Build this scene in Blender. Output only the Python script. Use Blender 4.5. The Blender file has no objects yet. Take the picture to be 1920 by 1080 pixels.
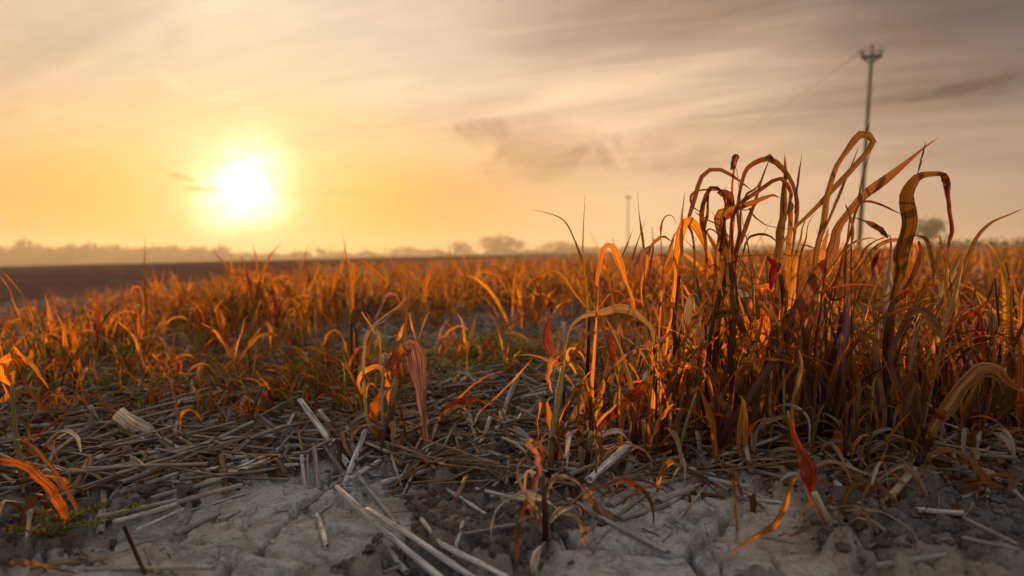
import bpy, math, random
import numpy as np
from mathutils import Vector

# ------------------------------------------------------------------ camera, sky, sun, exposure
S = bpy.context.scene
COL = S.collection
CAM_H = 0.16
FPX = 1280.0
PITCH = math.atan(62 / FPX)
cam_d = bpy.data.cameras.new('camera')
cam_d.sensor_width = 36; cam_d.lens = 24
cam_d.clip_start = 0.01; cam_d.clip_end = 3000
cam_d.dof.use_dof = True; cam_d.dof.focus_distance = 0.51; cam_d.dof.aperture_fstop = 6.4
cam_d.dof.aperture_blades = 9
cam = bpy.data.objects.new('camera', cam_d); COL.objects.link(cam)
cam.location = (0, 0, CAM_H); cam.rotation_euler = (math.pi / 2 - PITCH, 0, 0)
S.camera = cam

def pdir(px, py):
    """world direction through a point of the photograph (1920 x 1080)"""
    a = (px - 960) / FPX; b = (540 - py) / FPX
    c, s = math.cos(PITCH), math.sin(PITCH)
    return np.array([a, c + b * s, -s + b * c])

SUN_DIR = pdir(460, 352); SUN_DIR /= np.linalg.norm(SUN_DIR)
SUN_EL = math.asin(SUN_DIR[2]); SUN_AZ = math.atan2(SUN_DIR[0], SUN_DIR[1])

W = bpy.data.worlds.new('World'); S.world = W; W.use_nodes = True
nt = W.node_tree; nt.nodes.clear()
def N(t, tree=None, **kw):
    n = (tree or nt).nodes.new(t)
    for k, v in kw.items(): setattr(n, k, v)
    return n
def setin(tree, sock, v):
    if isinstance(v, (int, float)): sock.default_value = v
    elif isinstance(v, (tuple, list)):
        sock.default_value = tuple(v) if len(v) == len(sock.default_value) else tuple(v) + (1,)
    else: tree.links.new(v, sock)
def mth(tree, op, a, b=None, c=None, clamp=False):
    n = N('ShaderNodeMath', tree, operation=op); n.use_clamp = clamp
    for i, v in enumerate((a, b, c)):
        if v is not None: setin(tree, n.inputs[i], v)
    return n.outputs[0]
def vmth(tree, op, a, b=None):
    n = N('ShaderNodeVectorMath', tree, operation=op)
    setin(tree, n.inputs[0], a)
    if b is not None:
        setin(tree, n.inputs['Scale'] if op == 'SCALE' else n.inputs[1], b)
    return n.outputs['Value'] if op in ('DOT_PRODUCT', 'LENGTH') else n.outputs[0]
def mixc(tree, f, a, b, mode='MIX'):
    n = N('ShaderNodeMix', tree, data_type='RGBA', blend_type=mode)
    setin(tree, n.inputs[0], f); setin(tree, n.inputs[6], a); setin(tree, n.inputs[7], b)
    return n.outputs[2]
def ramp(tree, f, stops, interp='LINEAR'):
    n = N('ShaderNodeValToRGB', tree); n.color_ramp.interpolation = interp
    e = n.color_ramp.elements
    while len(e) > 1: e.remove(e[0])
    for i, (p, c) in enumerate(stops):
        x = e[0] if i == 0 else e.new(p)
        x.position = p
        x.color = (c, c, c, 1) if isinstance(c, (int, float)) else tuple(c) + (1,)
    setin(tree, n.inputs[0], f)
    return n.outputs[0]
def smooth(tree, x, lo, hi, a=0.0, b=1.0):
    n = N('ShaderNodeMapRange', tree, interpolation_type='SMOOTHSTEP')
    for k, v in zip(range(5), (x, lo, hi, a, b)): setin(tree, n.inputs[k], v)
    return n.outputs[0]
def noise(tree, vec, scale, detail=4, rough=0.5, dist=0.0, color=False):
    n = N('ShaderNodeTexNoise', tree)
    if vec is not None: tree.links.new(vec, n.inputs['Vector'])
    n.inputs['Scale'].default_value = scale; n.inputs['Detail'].default_value = detail
    n.inputs['Roughness'].default_value = rough; n.inputs['Distortion'].default_value = dist
    return n.outputs['Color' if color else 'Fac']

def lin(r, g, b):
    f = lambda c: (c / 255 / 12.92) if c <= 10 else ((c / 255 + 0.055) / 1.055) ** 2.4
    return (f(r), f(g), f(b))

def build_sky():
    t = nt
    tc = N('ShaderNodeTexCoord'); D = vmth(t, 'NORMALIZE', tc.outputs['Generated'])
    sep = N('ShaderNodeSeparateXYZ'); t.links.new(D, sep.inputs[0])
    X, Y, Z = sep.outputs
    cosang = vmth(t, 'DOT_PRODUCT', D, tuple(SUN_DIR))
    ang = mth(t, 'DIVIDE', mth(t, 'ARCCOSINE', mth(t, 'MINIMUM', cosang, 0.999999)), math.pi)   # 0..1 = 0..180 deg
    # broad colour of the veiled evening sky by the angle from the sun
    d = lambda a: a / 180
    low = ramp(t, ang, [(0, lin(255, 232, 150)), (d(5), lin(252, 212, 132)), (d(9), lin(250, 204, 104)), (d(15), lin(246, 178, 92)),
                        (d(22), lin(252, 196, 134)), (d(30), lin(255, 214, 168)), (d(40), lin(242, 202, 166)), (d(55), lin(188, 158, 135)),
                        (d(75), lin(152, 144, 140)), (d(110), lin(160, 162, 168)), (1.0, lin(164, 167, 176))], 'B_SPLINE')
    high = ramp(t, ang, [(0, lin(255, 244, 205)), (d(6), lin(255, 232, 192)), (d(12), lin(255, 238, 206)), (d(18), lin(255, 230, 202)),
                         (d(25), lin(250, 214, 184)), (d(34), lin(220, 186, 158)), (d(45), lin(174, 151, 134)), (d(56), lin(118, 106, 100)), (d(72), lin(132, 130, 134)),
                         (d(95), lin(170, 174, 182)), (1.0, lin(172, 177, 188))], 'B_SPLINE')
    elf = smooth(t, Z, 0.05, 0.29)
    base = mixc(t, elf, low, high)
    # clouds on a plane overhead: long streaks that converge towards the left of the sun
    den = mth(t, 'ADD', mth(t, 'MAXIMUM', Z, 0.0), 0.09)
    cx = mth(t, 'DIVIDE', X, den); cy = mth(t, 'DIVIDE', Y, den)
    a = math.radians(24); ca, sa = math.cos(a), math.sin(a)
    u = mth(t, 'ADD', mth(t, 'MULTIPLY', cx, ca), mth(t, 'MULTIPLY', cy, -sa))     # along the streaks
    v = mth(t, 'ADD', mth(t, 'MULTIPLY', cx, sa), mth(t, 'MULTIPLY', cy, ca))      # across
    cmb = N('ShaderNodeCombineXYZ')
    setin(t, cmb.inputs[0], mth(t, 'MULTIPLY', u, 0.24)); setin(t, cmb.inputs[1], v); setin(t, cmb.inputs[2], 3.3)
    st = noise(t, cmb.outputs[0], 1.15, 6, 0.55, 0.6)
    st2 = noise(t, cmb.outputs[0], 3.4, 6, 0.6, 0.9)
    cmb2 = N('ShaderNodeCombineXYZ')
    setin(t, cmb2.inputs[0], mth(t, 'MULTIPLY', u, 0.45)); setin(t, cmb2.inputs[1], v); setin(t, cmb2.inputs[2], 9.1)
    pf = noise(t, cmb2.outputs[0], 0.55, 5, 0.55, 0.3)
    streak = smooth(t, st, 0.36, 0.62, 0.72, 1.26)
    fine = smooth(t, st2, 0.36, 0.64, 0.88, 1.12)
    puff = smooth(t, pf, 0.36, 0.60, 0.84, 1.08)
    k = mth(t, 'MULTIPLY', mth(t, 'MULTIPLY', streak, fine), puff)
    # bands thin out in the glare round the sun and fade into the haze near the horizon
    glare = smooth(t, ang, d(4), d(34), 0.30, 1.0)
    k = mth(t, 'ADD', mth(t, 'MULTIPLY', mth(t, 'SUBTRACT', k, 1.0), glare), 1.0)
    fade = smooth(t, Z, 0.04, 0.22)
    k = mth(t, 'ADD', mth(t, 'MULTIPLY', mth(t, 'SUBTRACT', k, 1.0), fade), 1.0)
    kc = N('ShaderNodeCombineXYZ')
    for i, e in enumerate((1.0, 0.95, 0.86)): setin(t, kc.inputs[i], mth(t, 'POWER', k, e))
    col = mixc(t, 1.0, base, kc.outputs[0], 'MULTIPLY')
    # painted darkening of the upper left corner like vignetting, then single small clouds: (px, py, half width deg, half height deg, darkness, tilt)
    nz = noise(t, D, 11, 7, 0.62, 0.5)
    nzf = mth(t, 'MULTIPLY', mth(t, 'SUBTRACT', nz, 0.5), 3.8)
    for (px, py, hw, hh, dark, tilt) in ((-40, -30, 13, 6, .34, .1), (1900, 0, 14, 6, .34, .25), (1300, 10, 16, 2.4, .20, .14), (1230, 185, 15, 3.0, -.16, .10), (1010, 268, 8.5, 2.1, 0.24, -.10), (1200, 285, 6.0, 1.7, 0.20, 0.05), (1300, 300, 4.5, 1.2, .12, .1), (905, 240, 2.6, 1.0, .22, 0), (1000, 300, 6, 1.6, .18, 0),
                                         (1790, 168, 3.2, 0.45, 0.30, 0.16), (1870, 280, 5.0, 0.6, -0.10, 0.14), (640, 362, 3.0, 0.35, 0.08, 0),
                                         (385, 354, 1.7, 0.26, 0.22, -.05), (345, 334, 1.2, 0.26, 0.16, -.25), (425, 300, 1.8, 0.20, 0.07, 0.1),
                                         (420, 180, 7, 0.35, -0.07, 0.22), (330, 158, 1.6, .5, -.10, -.5), (200, 225, 9, 0.4, -0.05, -.12)):
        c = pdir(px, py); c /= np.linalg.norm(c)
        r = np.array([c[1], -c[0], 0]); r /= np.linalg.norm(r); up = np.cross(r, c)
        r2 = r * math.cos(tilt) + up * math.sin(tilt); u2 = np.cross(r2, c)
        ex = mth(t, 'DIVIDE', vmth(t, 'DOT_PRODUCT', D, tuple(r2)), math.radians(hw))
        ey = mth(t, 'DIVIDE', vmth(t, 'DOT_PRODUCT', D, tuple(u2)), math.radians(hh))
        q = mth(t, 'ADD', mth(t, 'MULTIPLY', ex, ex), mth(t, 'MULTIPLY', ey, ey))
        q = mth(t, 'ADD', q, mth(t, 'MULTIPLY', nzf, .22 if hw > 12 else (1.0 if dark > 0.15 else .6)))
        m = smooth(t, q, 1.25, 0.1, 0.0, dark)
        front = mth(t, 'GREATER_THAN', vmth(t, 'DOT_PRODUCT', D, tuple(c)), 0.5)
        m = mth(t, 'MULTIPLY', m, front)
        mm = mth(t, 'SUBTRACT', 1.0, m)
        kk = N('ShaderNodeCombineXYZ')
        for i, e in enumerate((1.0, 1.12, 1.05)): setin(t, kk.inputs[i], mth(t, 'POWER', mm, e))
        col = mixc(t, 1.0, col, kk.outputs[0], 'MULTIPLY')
    # the veiled sun itself: blown-out core with a soft aureole
    deg = mth(t, 'ADD', mth(t, 'MULTIPLY', ang, 180.0), mth(t, 'MULTIPLY', mth(t, 'SUBTRACT', nz, 0.5), 4.5))
    g1 = mth(t, 'POWER', math.e, mth(t, 'MULTIPLY', mth(t, 'POWER', mth(t, 'MAXIMUM', mth(t, 'DIVIDE', deg, 2.8), 0.0), 2.4), -1.0))
    g2 = mth(t, 'POWER', math.e, mth(t, 'MULTIPLY', mth(t, 'POWER', mth(t, 'DIVIDE', deg, 4.8), 2.0), -1.0))
    g3 = mth(t, 'POWER', math.e, mth(t, 'MULTIPLY', mth(t, 'POWER', mth(t, 'DIVIDE', deg, 13.0), 2.0), -1.0))
    for g, c in ((g1, (2.2, 1.9, 1.3)), (g2, (0.14, 0.13, 0.12)), (g3, (0.05, 0.02, 0.0))):
        s = N('ShaderNodeCombineXYZ')
        for i in range(3): setin(t, s.inputs[i], mth(t, 'MULTIPLY', g, c[i]))
        col = mixc(t, 1.0, col, s.outputs[0], 'ADD')
    # front sky dimmed, unseen sky behind the camera kept brighter to fill the ground
    rear_fill = smooth(t, ang, d(55), d(100), 0.70, 1.02)
    vv = N('ShaderNodeCombineXYZ')
    for i in range(3): setin(t, vv.inputs[i], rear_fill)
    col = mixc(t, 1.0, col, vv.outputs[0], 'MULTIPLY')
    # two dark wisps of cloud crossing the left edge of the sun
    for (px, py, hw, hh, dark, tilt) in ((388, 355, 1.5, 0.26, 0.30, -.05), (345, 334, 1.2, 0.24, 0.18, -.25), (430, 297, 2.0, 0.20, 0.16, 0.12)):
        c = pdir(px, py)
        c /= np.linalg.norm(c)
        r = np.array([c[1], -c[0], 0])
        r /= np.linalg.norm(r)
        up = np.cross(r, c)
        r2 = r * math.cos(tilt) + up * math.sin(tilt)
        u2 = np.cross(r2, c)
        ex = mth(t, 'DIVIDE', vmth(t, 'DOT_PRODUCT', D, tuple(r2)), math.radians(hw))
        ey = mth(t, 'DIVIDE', vmth(t, 'DOT_PRODUCT', D, tuple(u2)), math.radians(hh))
        q = mth(t, 'ADD', mth(t, 'MULTIPLY', ex, ex), mth(t, 'MULTIPLY', ey, ey))
        q = mth(t, 'ADD', q, mth(t, 'MULTIPLY', nzf, .5))
        m = mth(t, 'MULTIPLY', smooth(t, q, 1.3, 0.1, 0.0, dark), mth(t, 'GREATER_THAN', vmth(t, 'DOT_PRODUCT', D, tuple(c)), 0.5))
        mm = mth(t, 'SUBTRACT', 1.0, m)
        kk = N('ShaderNodeCombineXYZ')
        for i, e in enumerate((1.0, 1.25, 1.8)):
            setin(t, kk.inputs[i], mth(t, 'POWER', mm, e))
        col = mixc(t, 1.0, col, kk.outputs[0], 'MULTIPLY')
    # thin clear-sky share behind the clouds
    sky = N('ShaderNodeTexSky', sky_type='NISHITA'); sky.sun_disc = False
    sky.sun_elevation = SUN_EL; sky.sun_rotation = SUN_AZ
    sky.dust_density = 4; sky.air_density = 1.5
    bg1 = N('ShaderNodeBackground'); bg1.inputs[1].default_value = 0.05
    bg2 = N('ShaderNodeBackground'); bg2.inputs[1].default_value = SKY_GAIN
    t.links.new(sky.outputs[0], bg1.inputs[0]); t.links.new(col, bg2.inputs[0])
    mx = N('ShaderNodeMixShader'); mx.inputs[0].default_value = 0.93
    t.links.new(bg1.outputs[0], mx.inputs[1]); t.links.new(bg2.outputs[0], mx.inputs[2])
    out = N('ShaderNodeOutputWorld'); t.links.new(mx.outputs[0], out.inputs[0])
SKY_GAIN = 1.0
build_sky()

sun_d = bpy.data.lights.new('sun', 'SUN'); sun_d.energy = 5.0; sun_d.angle = math.radians(1.2)
sun_d.color = (1.0, 0.69, 0.31)
sun = bpy.data.objects.new('sun', sun_d); COL.objects.link(sun)
sun.rotation_euler = Vector(SUN_DIR).to_track_quat('Z', 'Y').to_euler()
sun.location = (-3, 8, 5)

S.view_settings.view_transform = 'Standard'; S.view_settings.look = 'None'
S.view_settings.exposure = 0.45; S.view_settings.gamma = 1.0; S.view_settings.use_curve_mapping = False
S.render.engine = 'CYCLES'
S.cycles.use_denoising = True
S.cycles.max_bounces = 7; S.cycles.diffuse_bounces = 3; S.cycles.glossy_bounces = 2
S.cycles.transmission_bounces = 4; S.cycles.transparent_max_bounces = 6; S.cycles.volume_bounces = 0
S.cycles.sample_clamp_indirect = 6
S.cycles.caustics_reflective = False; S.cycles.caustics_refractive = False

# ------------------------------------------------------------------ numeric noise and terrain
def _h(ix, iy, k):
    n = (ix.astype(np.int64) * 374761393 + iy.astype(np.int64) * 668265263 + k * 1442695041) & 0x7fffffff
    n = ((n ^ (n >> 13)) * 1274126177) & 0x7fffffff
    n = ((n ^ (n >> 15)) * 1103515245) & 0x7fffffff
    return ((n ^ (n >> 12)) & 0xffffff) / float(0xffffff)
def vnoise(x, y, k=0):
    ix = np.floor(x); iy = np.floor(y); fx = x - ix; fy = y - iy
    fx = fx * fx * fx * (fx * (fx * 6 - 15) + 10); fy = fy * fy * fy * (fy * (fy * 6 - 15) + 10)
    a = _h(ix, iy, k); b = _h(ix + 1, iy, k); c = _h(ix, iy + 1, k); d = _h(ix + 1, iy + 1, k)
    return (a + (b - a) * fx) * (1 - fy) + (c + (d - c) * fx) * fy
def fbm(x, y, s, o=4, k=0, g=0.5):
    r = 0; A = 1; T = 0; x = x / s; y = y / s
    for i in range(o):
        r = r + A * (vnoise(x, y, k + i) - 0.5) * 2; T += A; A *= g
        x, y = x * 1.93 + y * 0.31 + 5.2, y * 1.93 - x * 0.31 + 1.7
    return r / T
def voro(x, y, s, k=0):
    """F1, F2 and a random number per cell"""
    x = x / s; y = y / s
    ix = np.floor(x); iy = np.floor(y)
    f1 = np.full(x.shape, 9.0); f2 = np.full(x.shape, 9.0); cid = np.zeros(x.shape)
    for dx in (-1, 0, 1):
        for dy in (-1, 0, 1):
            jx = ix + dx; jy = iy + dy
            px = jx + 0.1 + 0.8 * _h(jx, jy, k + 11); py = jy + 0.1 + 0.8 * _h(jx, jy, k + 12)
            d = np.hypot(x - px, y - py)
            c = _h(jx, jy, k + 13)
            m = d < f1
            f2 = np.where(m, f1, np.minimum(f2, d)); cid = np.where(m, c, cid); f1 = np.where(m, d, f1)
    return f1, f2, cid
def sstep(x, a, b):
    t = np.clip((x - a) / (b - a), 0, 1); return t * t * (3 - 2 * t)

SLOPE = 0.0235
def plane_z(x):
    return SLOPE * np.where(x > 0, 210 * np.tanh(x / 210), 400 * np.tanh(x / 400))
def ground_hit(px, py):
    d = pdir(px, py); s = CAM_H / (SLOPE * d[0] - d[2])
    return d[0] * s, d[1] * s
def at(px, py, Y):
    d = pdir(px, py); s = Y / d[1]
    return np.array([0, 0, CAM_H]) + d * s

# soft patches of crumbled dark soil (photo px, py, radius in m) and of smooth crust
CRUMB = [(300, 880, .10), (400, 850, .08), (820, 870, .055), (930, 880, .05), (850, 950, .04), (90, 930, .09), (40, 1000, .05), (1000, 960, .05),
         (1500, 850, .10), (1300, 850, .06), (1650, 880, .09), (1560, 1000, .03), (620, 740, .12), (760, 760, .1), (1750, 940, .06), (950, 1010, .03)]
CRUST = [(450, 1000, .072), (640, 990, .05), (620, 905, .045), (560, 930, .05), (1300, 960, .07), (1400, 1000, .055), (1180, 1045, .04)]
def crumb_mask(x, y):
    m = fbm(x, y, .30, 3, 40) * 0.8 + 0.50 + sstep(np.hypot(x, y), .75, 1.2) * 0.6
    for L, sgn in ((CRUMB, 1.1), (CRUST, -1.6)):
        for px, py, r in L:
            gx, gy = ground_hit(px, py)
            m = m + sgn * 1.15 * np.exp(-((x - gx) ** 2 + (y - gy) ** 2) / (r * r * .72))
    return sstep(m + fbm(x, y, .05, 3, 50) * .75, 0.05, 0.42)
def height(x, y):
    x = np.asarray(x, float); y = np.asarray(y, float)
    R = np.hypot(x, y)
    near = 1 - sstep(R, 5, 9)
    z = plane_z(x)
    z = z + 0.005 * fbm(x, y, .30, 3, 1) * near + 0.035 * fbm(x, y, 2.4, 2, 5) * sstep(R, 1.2, 5) * (1 - sstep(R, 10, 22))
    z = z + 0.0018 * fbm(x, y, .05, 5, 9, .7) * near
    wx = x + 0.016 * fbm(x, y, .06, 3, 20); wy = y + 0.016 * fbm(x, y, .06, 3, 25)
    f1, f2, cid = voro(wx, wy, .125, 3)
    crk = (f2 - f1) * .125
    m = crumb_mask(x, y)
    keep = sstep(fbm(x, y, .2, 2, 33), -.35, .05)
    width = .0024 + .0020 * fbm(x, y, .07, 2, 35)
    z = z + (cid - .5) * .0055 * near * (1 - m) + .0012 * sstep(crk, .0, .014) * (1 - m) * near
    z = z - .016 * (1 - sstep(crk, width * .35, width * 1.7)) * keep * near * (1 - .6 * m)
    g1, g2, c2 = voro(wx + 3, wy + 7, .036, 61)
    fine = (g2 - g1) * .036
    z = z - .0045 * (1 - sstep(fine, .0004, .0022)) * sstep(fbm(x, y, .13, 2, 66), -.05, .25) * (1 - m) * near
    # flaking pits and pores of the crust
    pit = sstep(fbm(x, y, .022, 3, 70), .12, .42)
    z = z - .0048 * pit * sstep(fbm(x, y, .10, 2, 73), -.1, .3) * near
    z = z + .0018 * fbm(x, y, .012, 4, 76, .7) * near
    q2 = sstep(fbm(x + 5, y - 3, .014, 4, 170, .6), .10, .24) * sstep(fbm(x, y, .07, 2, 174), -.25, .2)
    z = z - .0058 * q2 * near
    z = z + .0040 * (.5 - np.abs(fbm(x, y * 1.3, .045, 4, 178, .6))) * near * .15
    # crumbs
    l1, l2, lc = voro(x + .006 * fbm(x, y, .02, 2, 80), y, .021, 82)
    z = z + m * near * (.0135 * np.sqrt(np.clip(1 - (l1 / .75) ** 2, 0, 1)) * (.35 + lc) - .007)
    k1, k2, kc = voro(x, y + .003 * fbm(x, y, .01, 2, 85), .009, 88)
    z = z + m * near * .0050 * np.sqrt(np.clip(1 - (k1 / .75) ** 2, 0, 1)) * (.3 + kc)
    return z
def hz(x, y): return float(height(np.array([x]), np.array([y]))[0])

# ------------------------------------------------------------------ object helpers
def link_mesh(name, verts, faces, mat=None, parent=None, uv=None, smooth_=True, attrs=None, loc=None):
    me = bpy.data.meshes.new(name)
    verts = np.asarray(verts, np.float32)
    if isinstance(faces, np.ndarray):
        k = faces.shape[1]; nf = len(faces)
        me.vertices.add(len(verts)); me.vertices.foreach_set('co', verts.ravel())
        me.loops.add(nf * k); me.loops.foreach_set('vertex_index', faces.astype(np.int32).ravel())
        me.polygons.add(nf); me.polygons.foreach_set('loop_start', np.arange(0, nf * k, k, dtype=np.int32))
        me.polygons.foreach_set('loop_total', np.full(nf, k, np.int32))
        me.update(calc_edges=True)
    else:
        me.from_pydata([tuple(v) for v in verts.tolist()], [], [tuple(f) for f in faces])
        me.update()
    if uv is not None:
        uvl = me.uv_layers.new(name='UVMap'); li = np.empty(len(me.loops), np.int32)
        me.loops.foreach_get('vertex_index', li)
        uvl.data.foreach_set('uv', np.asarray(uv, np.float32)[li].ravel())
    if attrs:
        for k_, a in attrs.items():
            at_ = me.attributes.new(k_, 'FLOAT', 'POINT'); at_.data.foreach_set('value', np.asarray(a, np.float32))
    me.polygons.foreach_set('use_smooth', np.full(len(me.polygons), smooth_, bool))
    if mat: me.materials.append(mat)
    o = bpy.data.objects.new(name, me); COL.objects.link(o)
    if parent: o.parent = parent
    if loc is not None: o.location = loc
    return o
def tag(o, label=None, cat=None, group=None, kind=None):
    if label: o['label'] = label
    if cat: o['category'] = cat
    if group: o['group'] = group
    if kind: o['kind'] = kind
    return o
def empty(name, loc, rz=0):
    o = bpy.data.objects.new(name, None); COL.objects.link(o); o.empty_display_size = .02
    o.location = loc; o.rotation_euler = (0, 0, rz); return o
def copy_tree(o, kids, loc, rot=(0, 0, 0), sc=1.0):
    c = o.copy(); COL.objects.link(c); c.location = loc; c.rotation_euler = rot
    c.scale = (sc, sc, sc) if isinstance(sc, (int, float)) else sc
    for ch in kids:
        k = ch.copy(); COL.objects.link(k); k.parent = c
    return c
def grid_faces(nu, nv, wrap=False):
    """nu rows of nv points"""
    i = np.arange(nu - 1)[:, None]; j = np.arange(nv if wrap else nv - 1)[None, :]
    j2 = (j + 1) % nv
    return np.stack([i * nv + j, i * nv + j2, (i + 1) * nv + j2, (i + 1) * nv + j], -1).reshape(-1, 4)
def tube(path, rad, sides=7, cap=True, squash=1.0):
    path = np.asarray(path, float); n = len(path)
    rad = np.broadcast_to(np.asarray(rad, float), (n,))
    T = np.gradient(path, axis=0); T /= np.linalg.norm(T, axis=1)[:, None] + 1e-12
    ref = np.array([0, 0, 1.0]) if abs(T[0][2]) < .8 else np.array([1.0, 0, 0])
    A = []; a = np.cross(T[0], ref); a /= np.linalg.norm(a)
    for t_ in T:
        a = a - t_ * (a @ t_); a /= np.linalg.norm(a) + 1e-12; A.append(a)
    A = np.array(A); B = np.cross(T, A)
    th = np.arange(sides) / sides * 2 * math.pi
    V = path[:, None] + rad[:, None, None] * (np.cos(th)[None, :, None] * A[:, None] + squash * np.sin(th)[None, :, None] * B[:, None])
    uv = np.stack(np.broadcast_arrays(th[None, :] / 6.2832, (np.arange(n) / (n - 1))[:, None]), -1).reshape(-1, 2)
    F = grid_faces(n, sides, True)
    V = V.reshape(-1, 3)
    if cap:   # ends are closed with a fan kept as quads that degenerate to triangles on a centre point
        b = len(V); V = np.vstack([V, path[:1], path[-1:]]); uv = np.vstack([uv, [[.5, 0]], [[.5, 1]]])
        F = [tuple(f) for f in F.tolist()]
        F += [(b, (j + 1) % sides, j) for j in range(sides)]
        o_ = (n - 1) * sides
        F += [(b + 1, o_ + j, o_ + (j + 1) % sides) for j in range(sides)]
    return V, F, uv
def spline(P, n):
    """Catmull-Rom through the points, resampled evenly by length"""
    P = np.asarray(P, float)
    if len(P) == 2:
        f = np.linspace(0, 1, n)[:, None]; return P[0] * (1 - f) + P[1] * f
    Q = np.vstack([2 * P[0] - P[1], P, 2 * P[-1] - P[-2]]); out = []
    for i in range(len(P) - 1):
        p0, p1, p2, p3 = Q[i:i + 4]
        for t_ in np.linspace(0, 1, 12, endpoint=False):
            out.append(.5 * (2 * p1 + (p2 - p0) * t_ + (2 * p0 - 5 * p1 + 4 * p2 - p3) * t_ ** 2 + (3 * p1 - p0 - 3 * p2 + p3) * t_ ** 3))
    out.append(P[-1]); out = np.array(out)
    s = np.r_[0, np.cumsum(np.linalg.norm(np.diff(out[:, :3], axis=0), axis=1))]
    f = np.linspace(0, s[-1], n)
    return np.stack([np.interp(f, s, out[:, k]) for k in range(P.shape[1])], 1)

# ------------------------------------------------------------------ materials
def newmat(name):
    m = bpy.data.materials.new(name); m.use_nodes = True; m.node_tree.nodes.clear()
    t = m.node_tree; out = N('ShaderNodeOutputMaterial', t)
    return m, t, out
def bump(t, h, strength=.4, dist=.001):
    b = N('ShaderNodeBump', t); b.inputs['Strength'].default_value = strength; b.inputs['Distance'].default_value = dist
    t.links.new(h, b.inputs['Height']); return b.outputs[0]
def principled(t, out, col, rough=.8, nrm=None, spec=.3):
    p = N('ShaderNodeBsdfPrincipled', t)
    setin(t, p.inputs['Base Color'], col); setin(t, p.inputs['Roughness'], rough)
    p.inputs['Specular IOR Level'].default_value = spec
    if nrm is not None: t.links.new(nrm, p.inputs['Normal'])
    t.links.new(p.outputs[0], out.inputs[0]); return p

def leaf_material(name, c0, c1, c2, tip, trans=.5, tr_gain=(1.5, 1.05, .75), spots=.3, vary=.75):
    """dry blade: c0 dark streaks, c1 body, c2 pale streaks, tip colour towards the end"""
    m, t, out = newmat(name)
    uvn = N('ShaderNodeUVMap', t); sp = N('ShaderNodeSeparateXYZ', t); t.links.new(uvn.outputs[0], sp.inputs[0])
    oi = N('ShaderNodeObjectInfo', t); at_ = N('ShaderNodeAttribute', t); at_.attribute_name = 'tint'
    rnd = mth(t, 'FRACT', mth(t, 'ADD', oi.outputs['Random'], at_.outputs['Fac']))
    cb = N('ShaderNodeCombineXYZ', t)
    setin(t, cb.inputs[0], mth(t, 'MULTIPLY', sp.outputs[0], 9.0)); setin(t, cb.inputs[1], mth(t, 'MULTIPLY', sp.outputs[1], 2.2)); setin(t, cb.inputs[2], mth(t, 'MULTIPLY', rnd, 37.0))
    streak = noise(t, cb.outputs[0], 1.0, 4, .65)
    cb2 = N('ShaderNodeCombineXYZ', t)
    setin(t, cb2.inputs[0], mth(t, 'MULTIPLY', sp.outputs[0], 34.0)); setin(t, cb2.inputs[1], mth(t, 'MULTIPLY', sp.outputs[1], 3.0)); setin(t, cb2.inputs[2], mth(t, 'MULTIPLY', rnd, 11.0))
    vein = noise(t, cb2.outputs[0], 1.0, 2, .5)
    cb3 = N('ShaderNodeCombineXYZ', t)
    setin(t, cb3.inputs[0], mth(t, 'MULTIPLY', sp.outputs[0], 1.5)); setin(t, cb3.inputs[1], mth(t, 'MULTIPLY', sp.outputs[1], 5.0)); setin(t, cb3.inputs[2], mth(t, 'MULTIPLY', rnd, 71.0))
    blot = noise(t, cb3.outputs[0], 1.0, 3, .6)
    col = mixc(t, smooth(t, streak, .36, .60), c0, c1)
    col = mixc(t, smooth(t, streak, .54, .74), col, c2)
    col = mixc(t, smooth(t, mth(t, 'ADD', sp.outputs[1], mth(t, 'MULTIPLY', mth(t, 'SUBTRACT', blot, .5), 1.0)), .62, 1.05), col, tip)
    col = mixc(t, mth(t, 'MULTIPLY', smooth(t, blot, .62, .72), spots), col, (c0[0] * .45, c0[1] * .4, c0[2] * .4))
    r2 = mth(t, 'FRACT', mth(t, 'MULTIPLY', rnd, 13.7))
    col = mixc(t, mth(t, 'MULTIPLY', smooth(t, r2, .62, .92), vary), col, (.36, .225, .095))
    col = mixc(t, mth(t, 'MULTIPLY', smooth(t, r2, .34, .04), vary), col, (.15, .07, .028))
    v = mth(t, 'ADD', mth(t, 'MULTIPLY', smooth(t, vein, .38, .62), .75), .52)
    v = mth(t, 'MULTIPLY', v, mth(t, 'ADD', mth(t, 'MULTIPLY', rnd, .5), .75))
    vc = N('ShaderNodeCombineXYZ', t)
    for i in range(3): setin(t, vc.inputs[i], v)
    col = mixc(t, 1.0, col, vc.outputs[0], 'MULTIPLY')
    hs = N('ShaderNodeHueSaturation', t)
    setin(t, hs.inputs['Hue'], mth(t, 'ADD', mth(t, 'MULTIPLY', mth(t, 'FRACT', mth(t, 'MULTIPLY', rnd, 7.31)), .030), .484))
    setin(t, hs.inputs['Color'], col); col = hs.outputs[0]
    hgt = mth(t, 'ADD', vein, mth(t, 'MULTIPLY', streak, .7))
    nrm = bump(t, hgt, .7, .0006)
    p = N('ShaderNodeBsdfPrincipled', t); t.links.new(col, p.inputs['Base Color'])
    p.inputs['Roughness'].default_value = .66; p.inputs['Specular IOR Level'].default_value = .08
    t.links.new(nrm, p.inputs['Normal'])
    tr = N('ShaderNodeBsdfTranslucent', t); t.links.new(nrm, tr.inputs['Normal'])
    t.links.new(mixc(t, 1.0, col, tr_gain, 'MULTIPLY'), tr.inputs[0])
    mx = N('ShaderNodeMixShader', t); mx.inputs[0].default_value = trans
    t.links.new(p.outputs[0], mx.inputs[1]); t.links.new(tr.outputs[0], mx.inputs[2]); t.links.new(mx.outputs[0], out.inputs[0])
    return m
M = {}
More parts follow.
